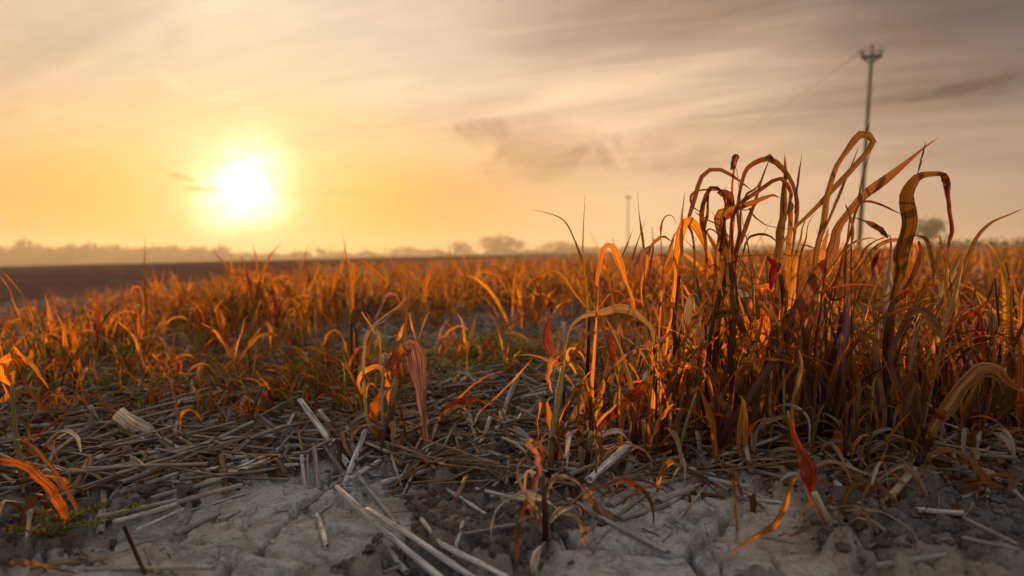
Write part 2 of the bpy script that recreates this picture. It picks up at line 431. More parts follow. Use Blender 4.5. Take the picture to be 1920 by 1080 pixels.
M['orange'] = leaf_material('dry_leaf_orange', (.30, .068, .010), (.56, .25, .020), (.70, .40, .04), (.46, .17, .012), .66, (1.7, 1.25, .8), vary=.45)
M['rust_silhouette'] = leaf_material('dry_leaf_rust_silhouette', (.09, .026, .007), (.27, .095, .012), (.42, .19, .03), (.24, .07, .012), .42, (1.3, 1.05, .75), vary=.25)  # darker than orange: silhouette against the sky put into the leaf colour
M['tan'] = leaf_material('dry_leaf_tan', (.24, .14, .07), (.42, .27, .15), (.55, .40, .26), (.44, .27, .14), .38, (1.25, 1.0, .85), vary=.4)
M['pale'] = leaf_material('dry_leaf_bleached', (.34, .27, .20), (.50, .42, .33), (.60, .52, .43), (.5, .4, .3), .35, (1.15, 1, .9), vary=.1)
M['red'] = leaf_material('dry_leaf_red', (.14, .016, .009), (.31, .036, .014), (.42, .11, .03), (.46, .14, .02), .42, (1.3, 1.05, .75), vary=.15)
M['olive'] = leaf_material('dry_leaf_olive', (.10, .07, .012), (.29, .17, .024), (.44, .24, .04), (.48, .17, .026), .55)
M['umber'] = leaf_material('dry_leaf_umber', (.16, .07, .03), (.40, .19, .055), (.50, .33, .17), (.34, .12, .025), .48)
M['mauve'] = leaf_material('dry_leaf_mauve', (.17, .08, .055), (.34, .19, .14), (.46, .31, .25), (.60, .20, .03), .42)
M['brown'] = leaf_material('dry_leaf_brown', (.08, .028, .010), (.22, .085, .022), (.34, .16, .055), (.22, .085, .028), .45)
M['green'] = leaf_material('green_blade', (.07, .11, .012), (.14, .20, .022), (.26, .27, .03), (.40, .26, .03), .5, (1.3, 1.3, .6), .1, .15)

def stem_material(name, lo, mid, hi, split=.45):
    m, t, out = newmat(name)
    uvn = N('ShaderNodeUVMap', t); sp = N('ShaderNodeSeparateXYZ', t); t.links.new(uvn.outputs[0], sp.inputs[0])
    oi = N('ShaderNodeObjectInfo', t)
    cb = N('ShaderNodeCombineXYZ', t)
    setin(t, cb.inputs[0], mth(t, 'MULTIPLY', sp.outputs[0], 14.0)); setin(t, cb.inputs[1], mth(t, 'MULTIPLY', sp.outputs[1], 3.0)); setin(t, cb.inputs[2], mth(t, 'MULTIPLY', oi.outputs['Random'], 31.0))
    n = noise(t, cb.outputs[0], 1, 4, .6)
    x = mth(t, 'ADD', sp.outputs[1], mth(t, 'MULTIPLY', mth(t, 'SUBTRACT', n, .5), .5))
    col = ramp(t, x, [(0, lo), (split, mid), (1, hi)])
    v = mth(t, 'ADD', mth(t, 'MULTIPLY', n, 1.0), .5)
    vc = N('ShaderNodeCombineXYZ', t)
    for i in range(3): setin(t, vc.inputs[i], v)
    col = mixc(t, 1.0, col, vc.outputs[0], 'MULTIPLY')
    principled(t, out, col, .75, bump(t, n, .5, .0005), .08)
    return m
M['stem_dark'] = stem_material('stem_dark', (.022, .010, .008), (.055, .018, .012), (.12, .045, .014))
M['stem_olive'] = stem_material('stem_olive', (.09, .045, .02), (.20, .15, .05), (.33, .22, .06))
M['stem_beige'] = stem_material('stem_beige', (.12, .06, .045), (.28, .18, .12), (.42, .30, .17), .35)

def straw_material():
    m, t, out = newmat('weathered_straw')
    uvn = N('ShaderNodeUVMap', t); sp = N('ShaderNodeSeparateXYZ', t); t.links.new(uvn.outputs[0], sp.inputs[0])
    oi = N('ShaderNodeObjectInfo', t); at_ = N('ShaderNodeAttribute', t); at_.attribute_name = 'tint'
    rnd = mth(t, 'FRACT', mth(t, 'ADD', oi.outputs['Random'], at_.outputs['Fac']))
    def vec(a, b, k):
        cb = N('ShaderNodeCombineXYZ', t)
        setin(t, cb.inputs[0], mth(t, 'MULTIPLY', sp.outputs[0], a)); setin(t, cb.inputs[1], mth(t, 'MULTIPLY', sp.outputs[1], b)); setin(t, cb.inputs[2], mth(t, 'MULTIPLY', rnd, k))
        return cb.outputs[0]
    fib = noise(t, vec(26, 2, 19), 1, 3, .6)
    blot = noise(t, vec(3, 5, 53), 1, 4, .65)
    spot = noise(t, vec(9, 40, 23), 1, 2, .5)
    col = ramp(t, rnd, [(0, (.42, .36, .30)), (.2, (.66, .60, .52)), (.4, (.24, .19, .15)), (.6, (.68, .60, .49)), (.8, (.16, .11, .08)), (1, (.52, .47, .42))])
    col = mixc(t, smooth(t, blot, .42, .68), col, (.30, .24, .19))
    col = mixc(t, mth(t, 'MULTIPLY', smooth(t, spot, .64, .72), .6), col, (.07, .05, .04))
    v = mth(t, 'ADD', mth(t, 'MULTIPLY', smooth(t, fib, .35, .65), .75), .45); vc = N('ShaderNodeCombineXYZ', t)
    for i in range(3): setin(t, vc.inputs[i], v)
    col = mixc(t, 1.0, col, vc.outputs[0], 'MULTIPLY')
    principled(t, out, col, .78, bump(t, fib, .8, .0006), .08)
    return m
M['straw'] = straw_material()

def litter_material():  # darker copy of the straw, shadow among the litter put into its colour
    m = M['straw'].copy(); m.name = 'shade_dulled_straw'; M['shade_dulled'] = m
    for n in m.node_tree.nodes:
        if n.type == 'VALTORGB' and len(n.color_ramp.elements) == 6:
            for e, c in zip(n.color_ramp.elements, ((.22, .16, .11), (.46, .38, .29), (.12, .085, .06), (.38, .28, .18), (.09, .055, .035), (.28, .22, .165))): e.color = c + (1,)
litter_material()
bright_straw = M['straw'].copy()
bright_straw.name = 'bright_straw'
M['bright'] = bright_straw
for node in bright_straw.node_tree.nodes:
    if node.type == 'VALTORGB' and len(node.color_ramp.elements) == 6:
        for stop in node.color_ramp.elements:
            stop.color = (.70, .63, .54, 1)
def soil_material(name, crust, dark, scale=1.0, attr=True):
    m, t, out = newmat(name)
    g = N('ShaderNodeNewGeometry', t); P = g.outputs['Position']
    g2 = None; n1 = noise(t, P, 9 * scale, 6, .6, .2); n2 = noise(t, P, 70 * scale, 5, .65); n3 = noise(t, P, 420 * scale, 4, .7); n4 = noise(t, P, 1500 * scale, 2, .6)
    if attr:
        a = N('ShaderNodeAttribute', t); a.attribute_name = 'crumb'; f = a.outputs['Fac']
        f = mth(t, 'ADD', mth(t, 'MULTIPLY', f, .75), mth(t, 'MULTIPLY', mth(t, 'SUBTRACT', n2, .5), .7), clamp=True)
    else: f = mth(t, 'MULTIPLY', n1, .6)
    col = mixc(t, f, crust, dark)
    warm = smooth(t, n1, .42, .62)
    mott = smooth(t, noise(t, P, 46 * scale, 6, .75, .6), .45, .60)
    col = mixc(t, mth(t, 'MULTIPLY', mth(t, 'MULTIPLY', mott, .55), mth(t, 'SUBTRACT', 1.0, f, clamp=True)), col, (dark[0] * 2.0, dark[1] * 2.1, dark[2] * 2.2))
    col = mixc(t, mth(t, 'MULTIPLY', warm, .5), col, (crust[0] * .92, crust[1] * .80, crust[2] * .68))
    v = mth(t, 'ADD', mth(t, 'ADD', mth(t, 'MULTIPLY', n2, .9), mth(t, 'MULTIPLY', n3, .9)), .10)
    vc = N('ShaderNodeCombineXYZ', t)
    for i in range(3): setin(t, vc.inputs[i], v)
    col = mixc(t, 1.0, col, vc.outputs[0], 'MULTIPLY')
    h = mth(t, 'ADD', mth(t, 'ADD', mth(t, 'MULTIPLY', n2, 2.2), n3), mth(t, 'MULTIPLY', n4, .4))
    soil = N('ShaderNodeBsdfDiffuse', t)
    soil.inputs['Roughness'].default_value = .6
    t.links.new(col, soil.inputs['Color'])
    t.links.new(bump(t, h, 1.0, .0026 if attr or scale == 1.0 else .004), soil.inputs['Normal'])
    t.links.new(soil.outputs[0], out.inputs[0])
    return m
M['clay'] = soil_material('dried_clay', (.50, .457, .390), (.056, .040, .028))
M['clod'] = soil_material('soil_clod', (.15, .125, .10), (.08, .062, .048), 1.0, False)
M['plough'] = soil_material('ploughed_soil', (.165, .082, .052), (.120, .060, .039), .02, False)

def plain(name, c, rough=.7, var=.3, scale=5, metal=0):
    m, t, out = newmat(name); g = N('ShaderNodeTexCoord', t)
    n = noise(t, g.outputs['Object'], scale, 5, .6)
    v = mth(t, 'ADD', mth(t, 'MULTIPLY', n, var * 2), 1 - var); vc = N('ShaderNodeCombineXYZ', t)
    for i in range(3): setin(t, vc.inputs[i], v)
    col = mixc(t, 1.0, tuple(c), vc.outputs[0], 'MULTIPLY')
    p = principled(t, out, col, rough, bump(t, n, .3, .01)); p.inputs['Metallic'].default_value = metal
    return m
M['pole'] = plain('creosoted_pole', (.075, .075, .055), .8, .4, 8)
M['steel'] = plain('weathered_steel', (.06, .055, .05), .7, .2, 10, .2)
M['insul'] = plain('brown_insulator', (.10, .045, .03), .25, .1)
M['wire'] = plain('weathered_wire', (.02, .018, .016), .5, .1)
M['bark'] = plain('tree_bark', (.09, .07, .05), .9, .4)
def crown_mat(name, a, b):
    m, t, out = newmat(name); at_ = N('ShaderNodeAttribute', t); at_.attribute_name = 'tint'; oi = N('ShaderNodeObjectInfo', t)
    col = mixc(t, mth(t, 'FRACT', mth(t, 'ADD', at_.outputs['Fac'], oi.outputs['Random'])), a, b)
    p = N('ShaderNodeBsdfPrincipled', t); t.links.new(col, p.inputs['Base Color']); p.inputs['Roughness'].default_value = .8
    tr = N('ShaderNodeBsdfTranslucent', t); t.links.new(col, tr.inputs[0])
    mx = N('ShaderNodeMixShader', t); mx.inputs[0].default_value = .25
    t.links.new(p.outputs[0], mx.inputs[1]); t.links.new(tr.outputs[0], mx.inputs[2]); t.links.new(mx.outputs[0], out.inputs[0])
    return m
M['crown'] = crown_mat('tree_foliage', (.045, .040, .022), (.085, .065, .035))
M['verge'] = crown_mat('verge_grass', (.05, .06, .02), (.12, .09, .03))

# ------------------------------------------------------------------ ground: one sheet, fine near the camera, out to the horizon
def build_ground():
    th = np.radians(np.r_[np.linspace(-180, -52, 40, endpoint=False), np.arange(-52, 52.001, .17), np.linspace(53, 180, 40, endpoint=False)])
    r = [0.10]
    while r[-1] < 5: r.append(r[-1] * (1.0036 if r[-1] < 1.0 else (1.006 if r[-1] < 1.8 else 1.012)))
    while r[-1] < 700: r.append(r[-1] * 1.05)
    r = np.array(r)
    R, T = np.meshgrid(r, th, indexing='ij')
    x = (R * np.sin(T)).ravel(); y = (R * np.cos(T)).ravel()
    z = height(x, y); m = crumb_mask(x, y)
    n = len(th)
    F = grid_faces(len(r), n, True)[:, ::-1]
    V = np.stack([x, y, z], 1)
    b = len(V); V = np.vstack([V, [[0, 0, hz(0, 0)]]]); m = np.r_[m, .5]
    F2 = np.array([[b, (j + 1) % n, j, j] for j in range(n)])
    faces = [tuple(f) for f in F2[:, :3].tolist()]
    o = link_mesh('ground', V[:-1], F, M['clay'], attrs={'crumb': m[:-1]})
    tag(o, kind='structure')
    # the small disc right under the camera
    V2 = np.vstack([V[:n], V[-1:]]); cap = [(n, (j + 1) % n, j) for j in range(n)]
    me2 = link_mesh('ground_below_camera', V2, cap, M['clay'], attrs={'crumb': np.full(n + 1, .5)}); tag(me2, kind='structure')
    me2.name = 'ground'
build_ground()

# edge of the crop: everything left of this line is the bare ploughed field
EDGE = np.array([(-3.0, 1.6), (-1.9, 2.25), (-2.0, 5), (-3.4, 16), (-2, 40), (8, 85), (30, 160)])
def edge_x(y): return np.interp(y, EDGE[:, 1], EDGE[:, 0])
def build_plough():
    ys = 2.0 * (1.035 ** np.arange(0, 151)); ys = ys[ys < 345]
    f = np.linspace(0, 1, 160)
    xs = []
    Yg, Fg = np.meshgrid(ys, f, indexing='ij')
    xr = edge_x(Yg) - .05; xl = -Yg * 1.6 - 2
    far = sstep(Yg, 85, 160); xr = xr * (1 - far) + (Yg * .30) * far
    X = xl + (xr - xl) * Fg
    x = X.ravel(); y = Yg.ravel()
    edge = np.minimum(np.minimum(Fg, 1 - Fg) * 12, 1).ravel() * np.minimum((y - 2) * 3, 1)
    fur = np.sin(y * 9 + x * 1.5) * .018 * (1 - sstep(y, 15, 30)) + .02 * fbm(x, y, .35, 3, 90) + .03 * fbm(x, y, 9, 2, 95)
    z = height(x, y) * 0 + plane_z(x) + 0.035 * fbm(x, y, 2.4, 2, 5) * sstep(np.hypot(x, y), 1.2, 5) * (1 - sstep(np.hypot(x, y), 10, 22)) - .02 + .12 * sstep(y, 12, 40) + edge * (.085 + fur * .3)
    o = link_mesh('ploughed_field', np.stack([x, y, z], 1), grid_faces(len(ys), len(f)), M['plough']); tag(o, kind='structure')
build_plough()

# ------------------------------------------------------------------ evening haze: one closed box of even, thin air
def build_haze():
    x, y0, z0, z1 = 730, 730, -11.8, 15.5
    V = [(-x, -y0, z0), (x, -y0, z0), (x, y0, z0), (-x, y0, z0), (-x, -y0, z1), (x, -y0, z1), (x, y0, z1), (-x, y0, z1)]
    F = [(0, 3, 2, 1), (4, 5, 6, 7), (0, 1, 5, 4), (1, 2, 6, 5), (2, 3, 7, 6), (3, 0, 4, 7)]
    m, t, out = newmat('thin_haze')
    p = N('ShaderNodeVolumePrincipled', t)
    p.inputs['Color'].default_value = (.95, .74, .56, 1); p.inputs['Density'].default_value = .0016
    p.inputs['Anisotropy'].default_value = .32
    t.links.new(p.outputs[0], out.inputs['Volume'])
    o = link_mesh('haze', V, F, m, smooth_=False); tag(o, kind='stuff')
build_haze()

# ------------------------------------------------------------------ distant trees
def leaf_cloud(rng, blobs, n, size):
    V = []; F = []; tint = []
    wts = np.array([b[3] ** 2 for b in blobs]); wts /= wts.sum()
    tb = rng.random(len(blobs))
    for i in range(n):
        k = rng.choice(len(blobs), p=wts); bx, by, bz, br, bq = blobs[k]
        d = rng.normal(size=3); d /= np.linalg.norm(d); rr = br * (rng.random() ** .38) * (1 + .12 * rng.normal())
        c = np.array([bx, by, bz]) + d * rr * np.array([1, 1, bq])
        if c[2] < .04: c[2] = .04 + .05 * rng.random()
        u = rng.normal(size=3); u /= np.linalg.norm(u); v = np.cross(u, rng.normal(size=3)); v /= np.linalg.norm(v)
        s = size * (.6 + .8 * rng.random()); b = len(V)
        V += [c - u * s * .9, c + v * s * .7, c + u * s, c - v * s * .6 + d * s * .3]
        F.append((b, b + 1, b + 2, b + 3)); tint += [tb[k] * .6 + .4 * rng.random()] * 4
    return np.array(V), np.array(F), tint
def tree_proto(seed, kind):
    rng = np.random.default_rng(seed)
    root = empty('hedgerow_tree', (0, 0, 0))
    if kind == 'round': blobs = [(0, 0, .55, .42, .85), (-.28, 0, .5, .28, .9), (.3, .1, .48, .3, .9), (.05, -.1, .72, .26, .8), (-.1, .2, .4, .3, .8)]
    elif kind == 'wide': blobs = [(-.55, 0, .4, .34, .9), (-.15, 0, .52, .38, .9), (.3, 0, .46, .36, .9), (.7, 0, .36, .3, .9), (.05, .1, .62, .24, .8)]
    elif kind == 'ragged': blobs = [(0, 0, .5, .26, 1.1), (-.25, 0, .62, .17, 1), (.24, 0, .55, .2, 1), (.08, 0, .82, .15, 1.0), (-.12, 0, .3, .24, .8)]
    else: blobs = [(0, 0, .55, .24, 1.6), (.12, 0, .4, .2, 1.3), (-.1, 0, .68, .18, 1.3)]
    blobs += [(rng.normal() * .38, rng.normal() * .2, .35 + .45 * rng.random(), .10 + .07 * rng.random(), 1) for _ in range(6)]
    V, F, tint = leaf_cloud(rng, blobs, 850, .045)
    kids = [link_mesh('crown', V, F, M['crown'], root, attrs={'tint': tint})]
    Vs, Fs = [], []
    segs = [((0, 0, -.05), (0.02, 0, .45), .035, .022)] + [((0.01, 0, .3), (rng.normal() * .25, rng.normal() * .15, .62), .018, .006) for _ in range(5)]
    for a, b, r0, r1 in segs:
        p = spline([a, (np.array(a) + b) / 2 + rng.normal(size=3) * .015, b], 5)
        v, f, _ = tube(p, np.linspace(r0, r1, 5), 6); o_ = len(Vs); Vs += v.tolist(); Fs += [tuple(i + o_ for i in q) for q in f]
    kids.append(link_mesh('trunk', Vs, Fs, M['bark'], root))
    return root, kids
protos = {k: tree_proto(i + 5, k) for i, k in enumerate(('round', 'wide', 'ragged', 'tall'))}
used = set()
def tree(kind, px, Y, h, wid, label, group=None, rz=0.0):
    root, kids = protos[kind]
    x = (px - 960) / FPX * Y
    z = float(plane_z(np.array([x]))[0]) - .1
    if kind not in used:
        used.add(kind); o = root; o.location = (x, Y, z); o.rotation_euler = (0, 0, rz); o.scale = (wid, wid * .8, h)
    else: o = copy_tree(root, kids, (x, Y, z), (0, 0, rz), (wid, wid * .8, h))
    tag(o, label, 'tree', group); return o
G1 = 'trees along the misty horizon'
tree('round', 940, 330, 10.8, 21, 'broad domed misty tree at the centre of the horizon', G1)
tree('round', 1745, 120, 5.6, 6.9, 'small dark round tree on the rise behind the orange plants at right', G1, 1)
tree('round', 865, 345, 8.2, 10, 'spindly misty tree just left of the broad domed tree', G1)
tree('wide', 1052, 345, 8.0, 14, 'low misty trees right of the broad domed tree', G1, 0)
tree('wide', 765, 360, 7.0, 14, 'low misty tree left of the spindly tree', G1, .5)
tree('tall', 603, 400, 7.6, 13, 'narrow misty tree below and right of the sun', G1)
tree('wide', 640, 400, 6.0, 12, 'low misty bush right of the narrow tree below the sun', G1, 1)
tree('round', 560, 405, 6.0, 11, 'low misty bush left of the narrow tree below the sun', G1, 2)
rt = random.Random(4)
desc = ['leftmost hazy tree of the distant wood', 'second hazy tree from the left in the distant wood', 'third hazy tree from the left in the distant wood',
        'fourth hazy tree from the left in the distant wood', 'fifth hazy tree from the left in the distant wood', 'sixth hazy tree from the left in the distant wood',
        'seventh hazy tree from the left in the distant wood', 'eighth hazy tree from the left in the distant wood', 'ninth hazy tree from the left in the distant wood',
        'tenth hazy tree from the left in the distant wood', 'eleventh hazy tree from the left, under the sun', 'twelfth hazy tree from the left, right under the sun',
        'thirteenth hazy tree from the left in the distant wood']
hs = [12.3, 14.3, 11.8, 11.2, 11.6, 12.0, 10.0, 9.8, 11.4, 8.5, 7.0, 5.8, 5.2]
for i, (px, h_) in enumerate(zip([-5, 50, 88, 128, 172, 215, 250, 290, 326, 366, 410, 460, 510], hs)):
    tree(['wide', 'round', 'wide', 'ragged', 'round', 'wide'][i % 6], px, 315 + rt.uniform(-15, 25), h_ * .93, rt.uniform(13, 18), desc[i], G1, rt.uniform(-.4, .4))

def mass(name, label, pts, n, size, hgt, dep, mat, seed):
    rng = np.random.default_rng(seed); V = []; F = []; T = []
    P = spline([(a, b, 0) for a, b in pts], 60)
    for i in range(n):
        f = rng.random() * 59; k = int(f); c = P[k] + (P[min(k + 1, 59)] - P[k]) * (f - k)
        hh = hgt * (.55 + .45 * math.sin(f * 1.9) * math.sin(f * .7 + 1)) + .001
        x = c[0] + rng.normal() * size; y = c[1] + rng.normal() * dep; z = float(plane_z(np.array([x]))[0]) + abs(rng.random()) * abs(hh)
        u = rng.normal(size=3); u /= np.linalg.norm(u); v = np.cross(u, rng.normal(size=3)); v /= np.linalg.norm(v)
        s = size * (.5 + rng.random()); b = len(V); cc = np.array([x, y, z])
        V += [cc - u * s, cc + v * s * .7, cc + u * s, cc - v * s * .7]; F.append((b, b + 1, b + 2, b + 3)); T += [rng.random()] * 4
    o = link_mesh(name, V, np.array(F), mat, attrs={'tint': T}); tag(o, label, 'hedge', kind='stuff')
def wx(px, Y): return ((px - 960) / FPX * Y, Y)
mass('hedgerow', 'low misty hedgerow along the far edge of the ploughed field', [wx(-80, 318), wx(250, 325), wx(600, 345), wx(900, 350), wx(1150, 345), wx(1500, 340)], 7000, 1.0, 3.9, 5, M['crown'], 3)
mass('distant_wood', 'pale undergrowth below the distant trees at left', [wx(-80, 325), wx(100, 325), wx(300, 325), wx(420, 330)], 3800, 1.2, 8.5, 5, M['crown'], 4)
mass('verge_grass', 'rough dark grass verge on the right skyline', [wx(1700, 60), wx(1800, 58), wx(1960, 55), wx(2100, 50)], 1500, .10, .75, .7, M['verge'], 6)

# ------------------------------------------------------------------ the power line
def join(parts):
    V, F = [], []
    for v, f, _ in parts:
        b = len(V); V += np.asarray(v).tolist(); F += [tuple(int(i) + b for i in q) for q in f]
    return V, F
def boxm(c, s):
    x, y, z = c; a, b, d = s
    V = [(x + i * a / 2, y + j * b / 2, z + k * d / 2) for i in (-1, 1) for j in (-1, 1) for k in (-1, 1)]
    return V, [(0, 1, 3, 2), (4, 6, 7, 5), (0, 4, 5, 1), (2, 3, 7, 6), (0, 2, 6, 4), (1, 5, 7, 3)], None
def build_pole():
    root = empty('power_pole', (0, 0, 0))
    kids = [link_mesh('shaft', *join([tube([(0, 0, -1.0), (0, 0, 4), (0, 0, 9.6)], [.125, .11, .085], 14)]), M['pole'], root)]
    kids.append(link_mesh('crossarm', *join([boxm((0, .14, 9.35), (.95, .15, .17)), boxm((0, .05, 9.35), (.1, .12, .09)), boxm((0, .145, 9.36), (.12, .13, .16))]), M['steel'], root))
    for s in (-1, 1):
        kids.append(link_mesh('brace', *join([tube([(0, .12, 8.98), (s * .34, .14, 9.28)], .05, 6)]), M['steel'], root))
    tops = []
    for x, z in ((-.42, 9.42), (.42, 9.42), (0, 9.6)):
        y = .14 if x else 0
        pr = [(.02, 0), (.02, .08), (.075, .10), (.08, .13), (.035, .14), (.04, .17), (.072, .19), (.07, .22), (.03, .24), (.045, .28), (.03, .31), (.001, .315)]
        n = 10; V = [(x + r * math.cos(a), y + r * math.sin(a), z + h) for r, h in pr for a in np.arange(n) / n * 6.2832]
        kids.append(link_mesh('insulator', np.array(V), grid_faces(len(pr), n, True), M['insul'], root))
        tops.append((x, y, z + .28))
    # arc horns and jumper loops standing round the head of the pole
    horn = []
    for x in (-.44, -.3, .3, .44):
        horn.append(tube(spline([(x, .14, 9.42), (x * 1.04, .10, 9.43), (x * 1.12, .02, 9.45)], 6), .022, 5))
    horn.append(tube(spline([(-.64, .14, 9.68), (-.4, .1, 9.50), (0, .05, 9.74)], 8), .014, 5))
    horn.append(tube(spline([(.64, .14, 9.68), (.4, .1, 9.50), (0, .05, 9.74)], 8), .014, 5))
    kids.append(link_mesh('jumper_loops', *join(horn), M['steel'], root))
    st = []
    for k in range(5): st.append(tube([(.13, 0, 2.6 + k * .35), (.24, 0, 2.6 + k * .35)], .012, 5))
    kids.append(link_mesh('sign_plate', *join([boxm((0, -.155, 2.2), (.18, .01, .14))]), M['steel'], root))
    return root, kids, tops
pole, pole_kids, tops = build_pole()
def base_on(px, Y):
    x = (px - 960) / FPX * Y; return (x, Y, float(plane_z(np.array([x]))[0]) - .0)
p1 = base_on(1609, 32.0); LEAN = (0.0, math.radians(2.2), math.radians(-20))
pole.location = p1
pole.rotation_euler = LEAN
pole.scale = (.93, .93, .955)
tag(pole, 'tall leaning wooden power pole behind the orange plants at right', 'utility pole', 'poles of the power line')
p2 = base_on(1176, 122.0)
pole2 = copy_tree(pole, pole_kids, p2, (0, .01, math.radians(-8)), 1.06)
pole2['label'] = 'faint distant power pole right of the horizon trees'
p3 = base_on(1010, 330.0)
bpy.context.view_layer.update()
ends1 = [np.array(pole.matrix_world @ Vector(t_)) for t_ in tops]; ends2 = [np.array(pole2.matrix_world @ Vector(t_)) for t_ in tops]
dirb = (ends1[2] - ends2[2]); dirb[2] = 0; dirb = dirb / abs(dirb[1])
def wire(a, b, sag, r, label):
    n = 40; f = np.linspace(0, 1, n)[:, None]; P = a * (1 - f) + b * f; P[:, 2] -= sag * 4 * (f * (1 - f))[:, 0]
    v, q, uv = tube(P, r, 5); o = link_mesh('power_cable', v, q, M['wire']); tag(o, label, 'power cable', 'cables of the power line')
nm = ['left', 'right', 'middle']
for k in range(3):
    wire(ends1[k], ends2[k], 1.1, .013, f'thin {nm[k]} cable running from the tall power pole to the distant one')
    e = ends1[k] + dirb * 70 + np.array([0, 0, .6]); wire(ends1[k], e, .9, .007, f'thin {nm[k]} cable leaving the tall power pole to the top right')

# ------------------------------------------------------------------ clods of soil and straw
ZO = {'5': (1200, 220, 2.347), '7': (600, 380, 3.0), '2': (560, 560, 2.0769), '1': (0, 560, 2.0769), '3': (920, 560, 2.0769), '4': (1360, 560, 2.0769),
      'a': (560, 820, 4.1545), 'b': (160, 780, 3.6), 'p': (0, 0, 1.0), 'c': (1280, 420, 3.856), 'd': (1560, 420, 3.858)}
def zp(z, x, y):
    a, b, s = ZO[z]; return a + x / s, b + y / s

LAND = [('the folded purple leaf', 745, 850), ('the stacked straw bundle', 400, 880), ('the leaning grey straws', 620, 830), ('the twin long straws', 800, 1000),
        ('the dark stemmed sprout', 1023, 1000), ('the big pale straw tube', 1130, 850), ('the tall orange clump', 1400, 840), ('the red bulging leaf', 1510, 880),
        ('the leaning pinkish stalk', 1640, 950), ('the far right red leaf', 1840, 700), ('the feathery green weed', 130, 1000), ('the curved orange leaf', 90, 880),
        ('the broad bleached husk', 250, 790), ('the tall dark spike', 272, 640), ('the green grass patch', 520, 745), ('the tall spiked plant', 655, 700), ('the thin spiked stalk', 765, 720), ('the right hand stubble', 1800, 1000), ('the leaning stub sticks', 840, 620), ('the sun', 460, 400), ('the domed horizon tree', 940, 470), ('the distant power pole', 1178, 470), ('the tall power pole', 1607, 470), ('the left picture edge', 0, 600), ('the horizon wood', 150, 500), ('the spindly horizon tree', 800, 520), ('the right picture edge', 1920, 560)]
_cnt = {}
ORD = ['nearest', 'second nearest', 'third nearest', 'fourth nearest', 'fifth nearest', 'sixth nearest', 'seventh nearest', 'eighth nearest', 'ninth nearest', 'tenth nearest', 'eleventh nearest', 'twelfth nearest']
pending = []
def px_of(p):
    v = np.array(p) - np.array([0, 0, CAM_H]); c, s = math.cos(PITCH), math.sin(PITCH)
    f = v[1] * c - v[2] * s; u = v[1] * s + v[2] * c
    return 960 + FPX * v[0] / f, 540 - FPX * u / f
def queue_label(o, what, cat, group, p):
    """remember a thing; its label is worded by where it lies among the landmarks, nearest first"""
    pending.append((o, what, cat, group, px_of(p)))
def flush_labels():
    byl = {}
    for o, what, cat, group, (px, py) in pending:
        d = [(math.hypot(px - a, (py - b) * 1.6), n, a, b) for n, a, b in LAND]; d0, n, a, b = min(d)
        side = ('left of' if px < a else 'right of') if abs(px - a) > abs(py - b) * 1.1 else ('behind' if py < b else 'in front of')
        byl.setdefault((what, side, n), []).append((d0, o, cat, group))
    for (what, side, n), L in byl.items():
        L.sort(key=lambda q: q[0])
        for i, (d0, o, cat, group) in enumerate(L):
            if len(L) == 1: lab = f'{what} {side} {n}'
            elif i < 12: lab = f'{what} {side} {n}, {ORD[i]}'
            else: lab = f'{what} {side} {n}, among the farthest'
            tag(o, lab, cat, group if i < 12 or len(L) == 1 else group + f' {side} {n}')
    pending.clear()

def clod_proto(seed):
    import bmesh
    bm = bmesh.new(); bmesh.ops.create_icosphere(bm, subdivisions=3, radius=1)
    rng = np.random.default_rng(seed); V = np.array([v.co[:] for v in bm.verts])
    for _ in range(9):
        d = rng.normal(size=3); d /= np.linalg.norm(d); h = .62 + .3 * rng.random()
        k = V @ d; V = V - np.outer(np.clip(k - h, 0, None) * .85, d)
    n = fbm(V[:, 0] + seed * 3, V[:, 1] + V[:, 2] * 1.7, .6, 3, seed); V *= (1 + .34 * n)[:, None]; n2 = fbm(V[:, 0] * 2 + V[:, 2], V[:, 1] * 2 - V[:, 2], .35, 3, seed + 30); V *= (1 + .16 * n2)[:, None]
    V *= np.array([1.1, .6 + .4 * rng.random(), .42 + .25 * rng.random()])
    F = [tuple(v.index for v in f.verts) for f in bm.faces]; bm.free()
    return V, F
clods = [clod_proto(i) for i in range(7)]
clod_me = []
rc = random.Random(12)
def scatter_clods():
    n = 0; spots = []
    for px, py, r in CRUMB:
        gx, gy = ground_hit(px, py)
        k = int(8 + r * 120)
        for _ in range(k):
            x = gx + rc.gauss(0, r * .55); y = gy + rc.gauss(0, r * .55)
            if y > .3: spots.append((x, y, rc.uniform(.0022, .0062) * (1.5 if rc.random() < .12 else 1)))
    for _ in range(60):
        Y = rc.uniform(.34, 1.1); x = rc.uniform(-.75, .75) * Y; spots.append((x, Y, rc.uniform(.0018, .0045)))
    for i, (x, y, s) in enumerate(spots[:290]):
        V, F = clods[i % 7]
        if i < 7:
            o = link_mesh('soil_clod', V, F, M['clod'], smooth_=(i % 2 == 0)); clod_me.append(o.data)
        else:
            o = bpy.data.objects.new('soil_clod', clod_me[i % 7]); COL.objects.link(o)
        z = hz(x, y) + s * .12
        o.location = (x, y, z); o.scale = (s, s, s); o.rotation_euler = (rc.uniform(-.4, .4), rc.uniform(-.4, .4), rc.uniform(0, 6.28))
        size = 'large' if s > .0062 else ('small' if s > .0035 else 'tiny')
        queue_label(o, f'{size} rough dark clod of soil', 'clod', 'loose clods of soil', (x, y, z))
scatter_clods()

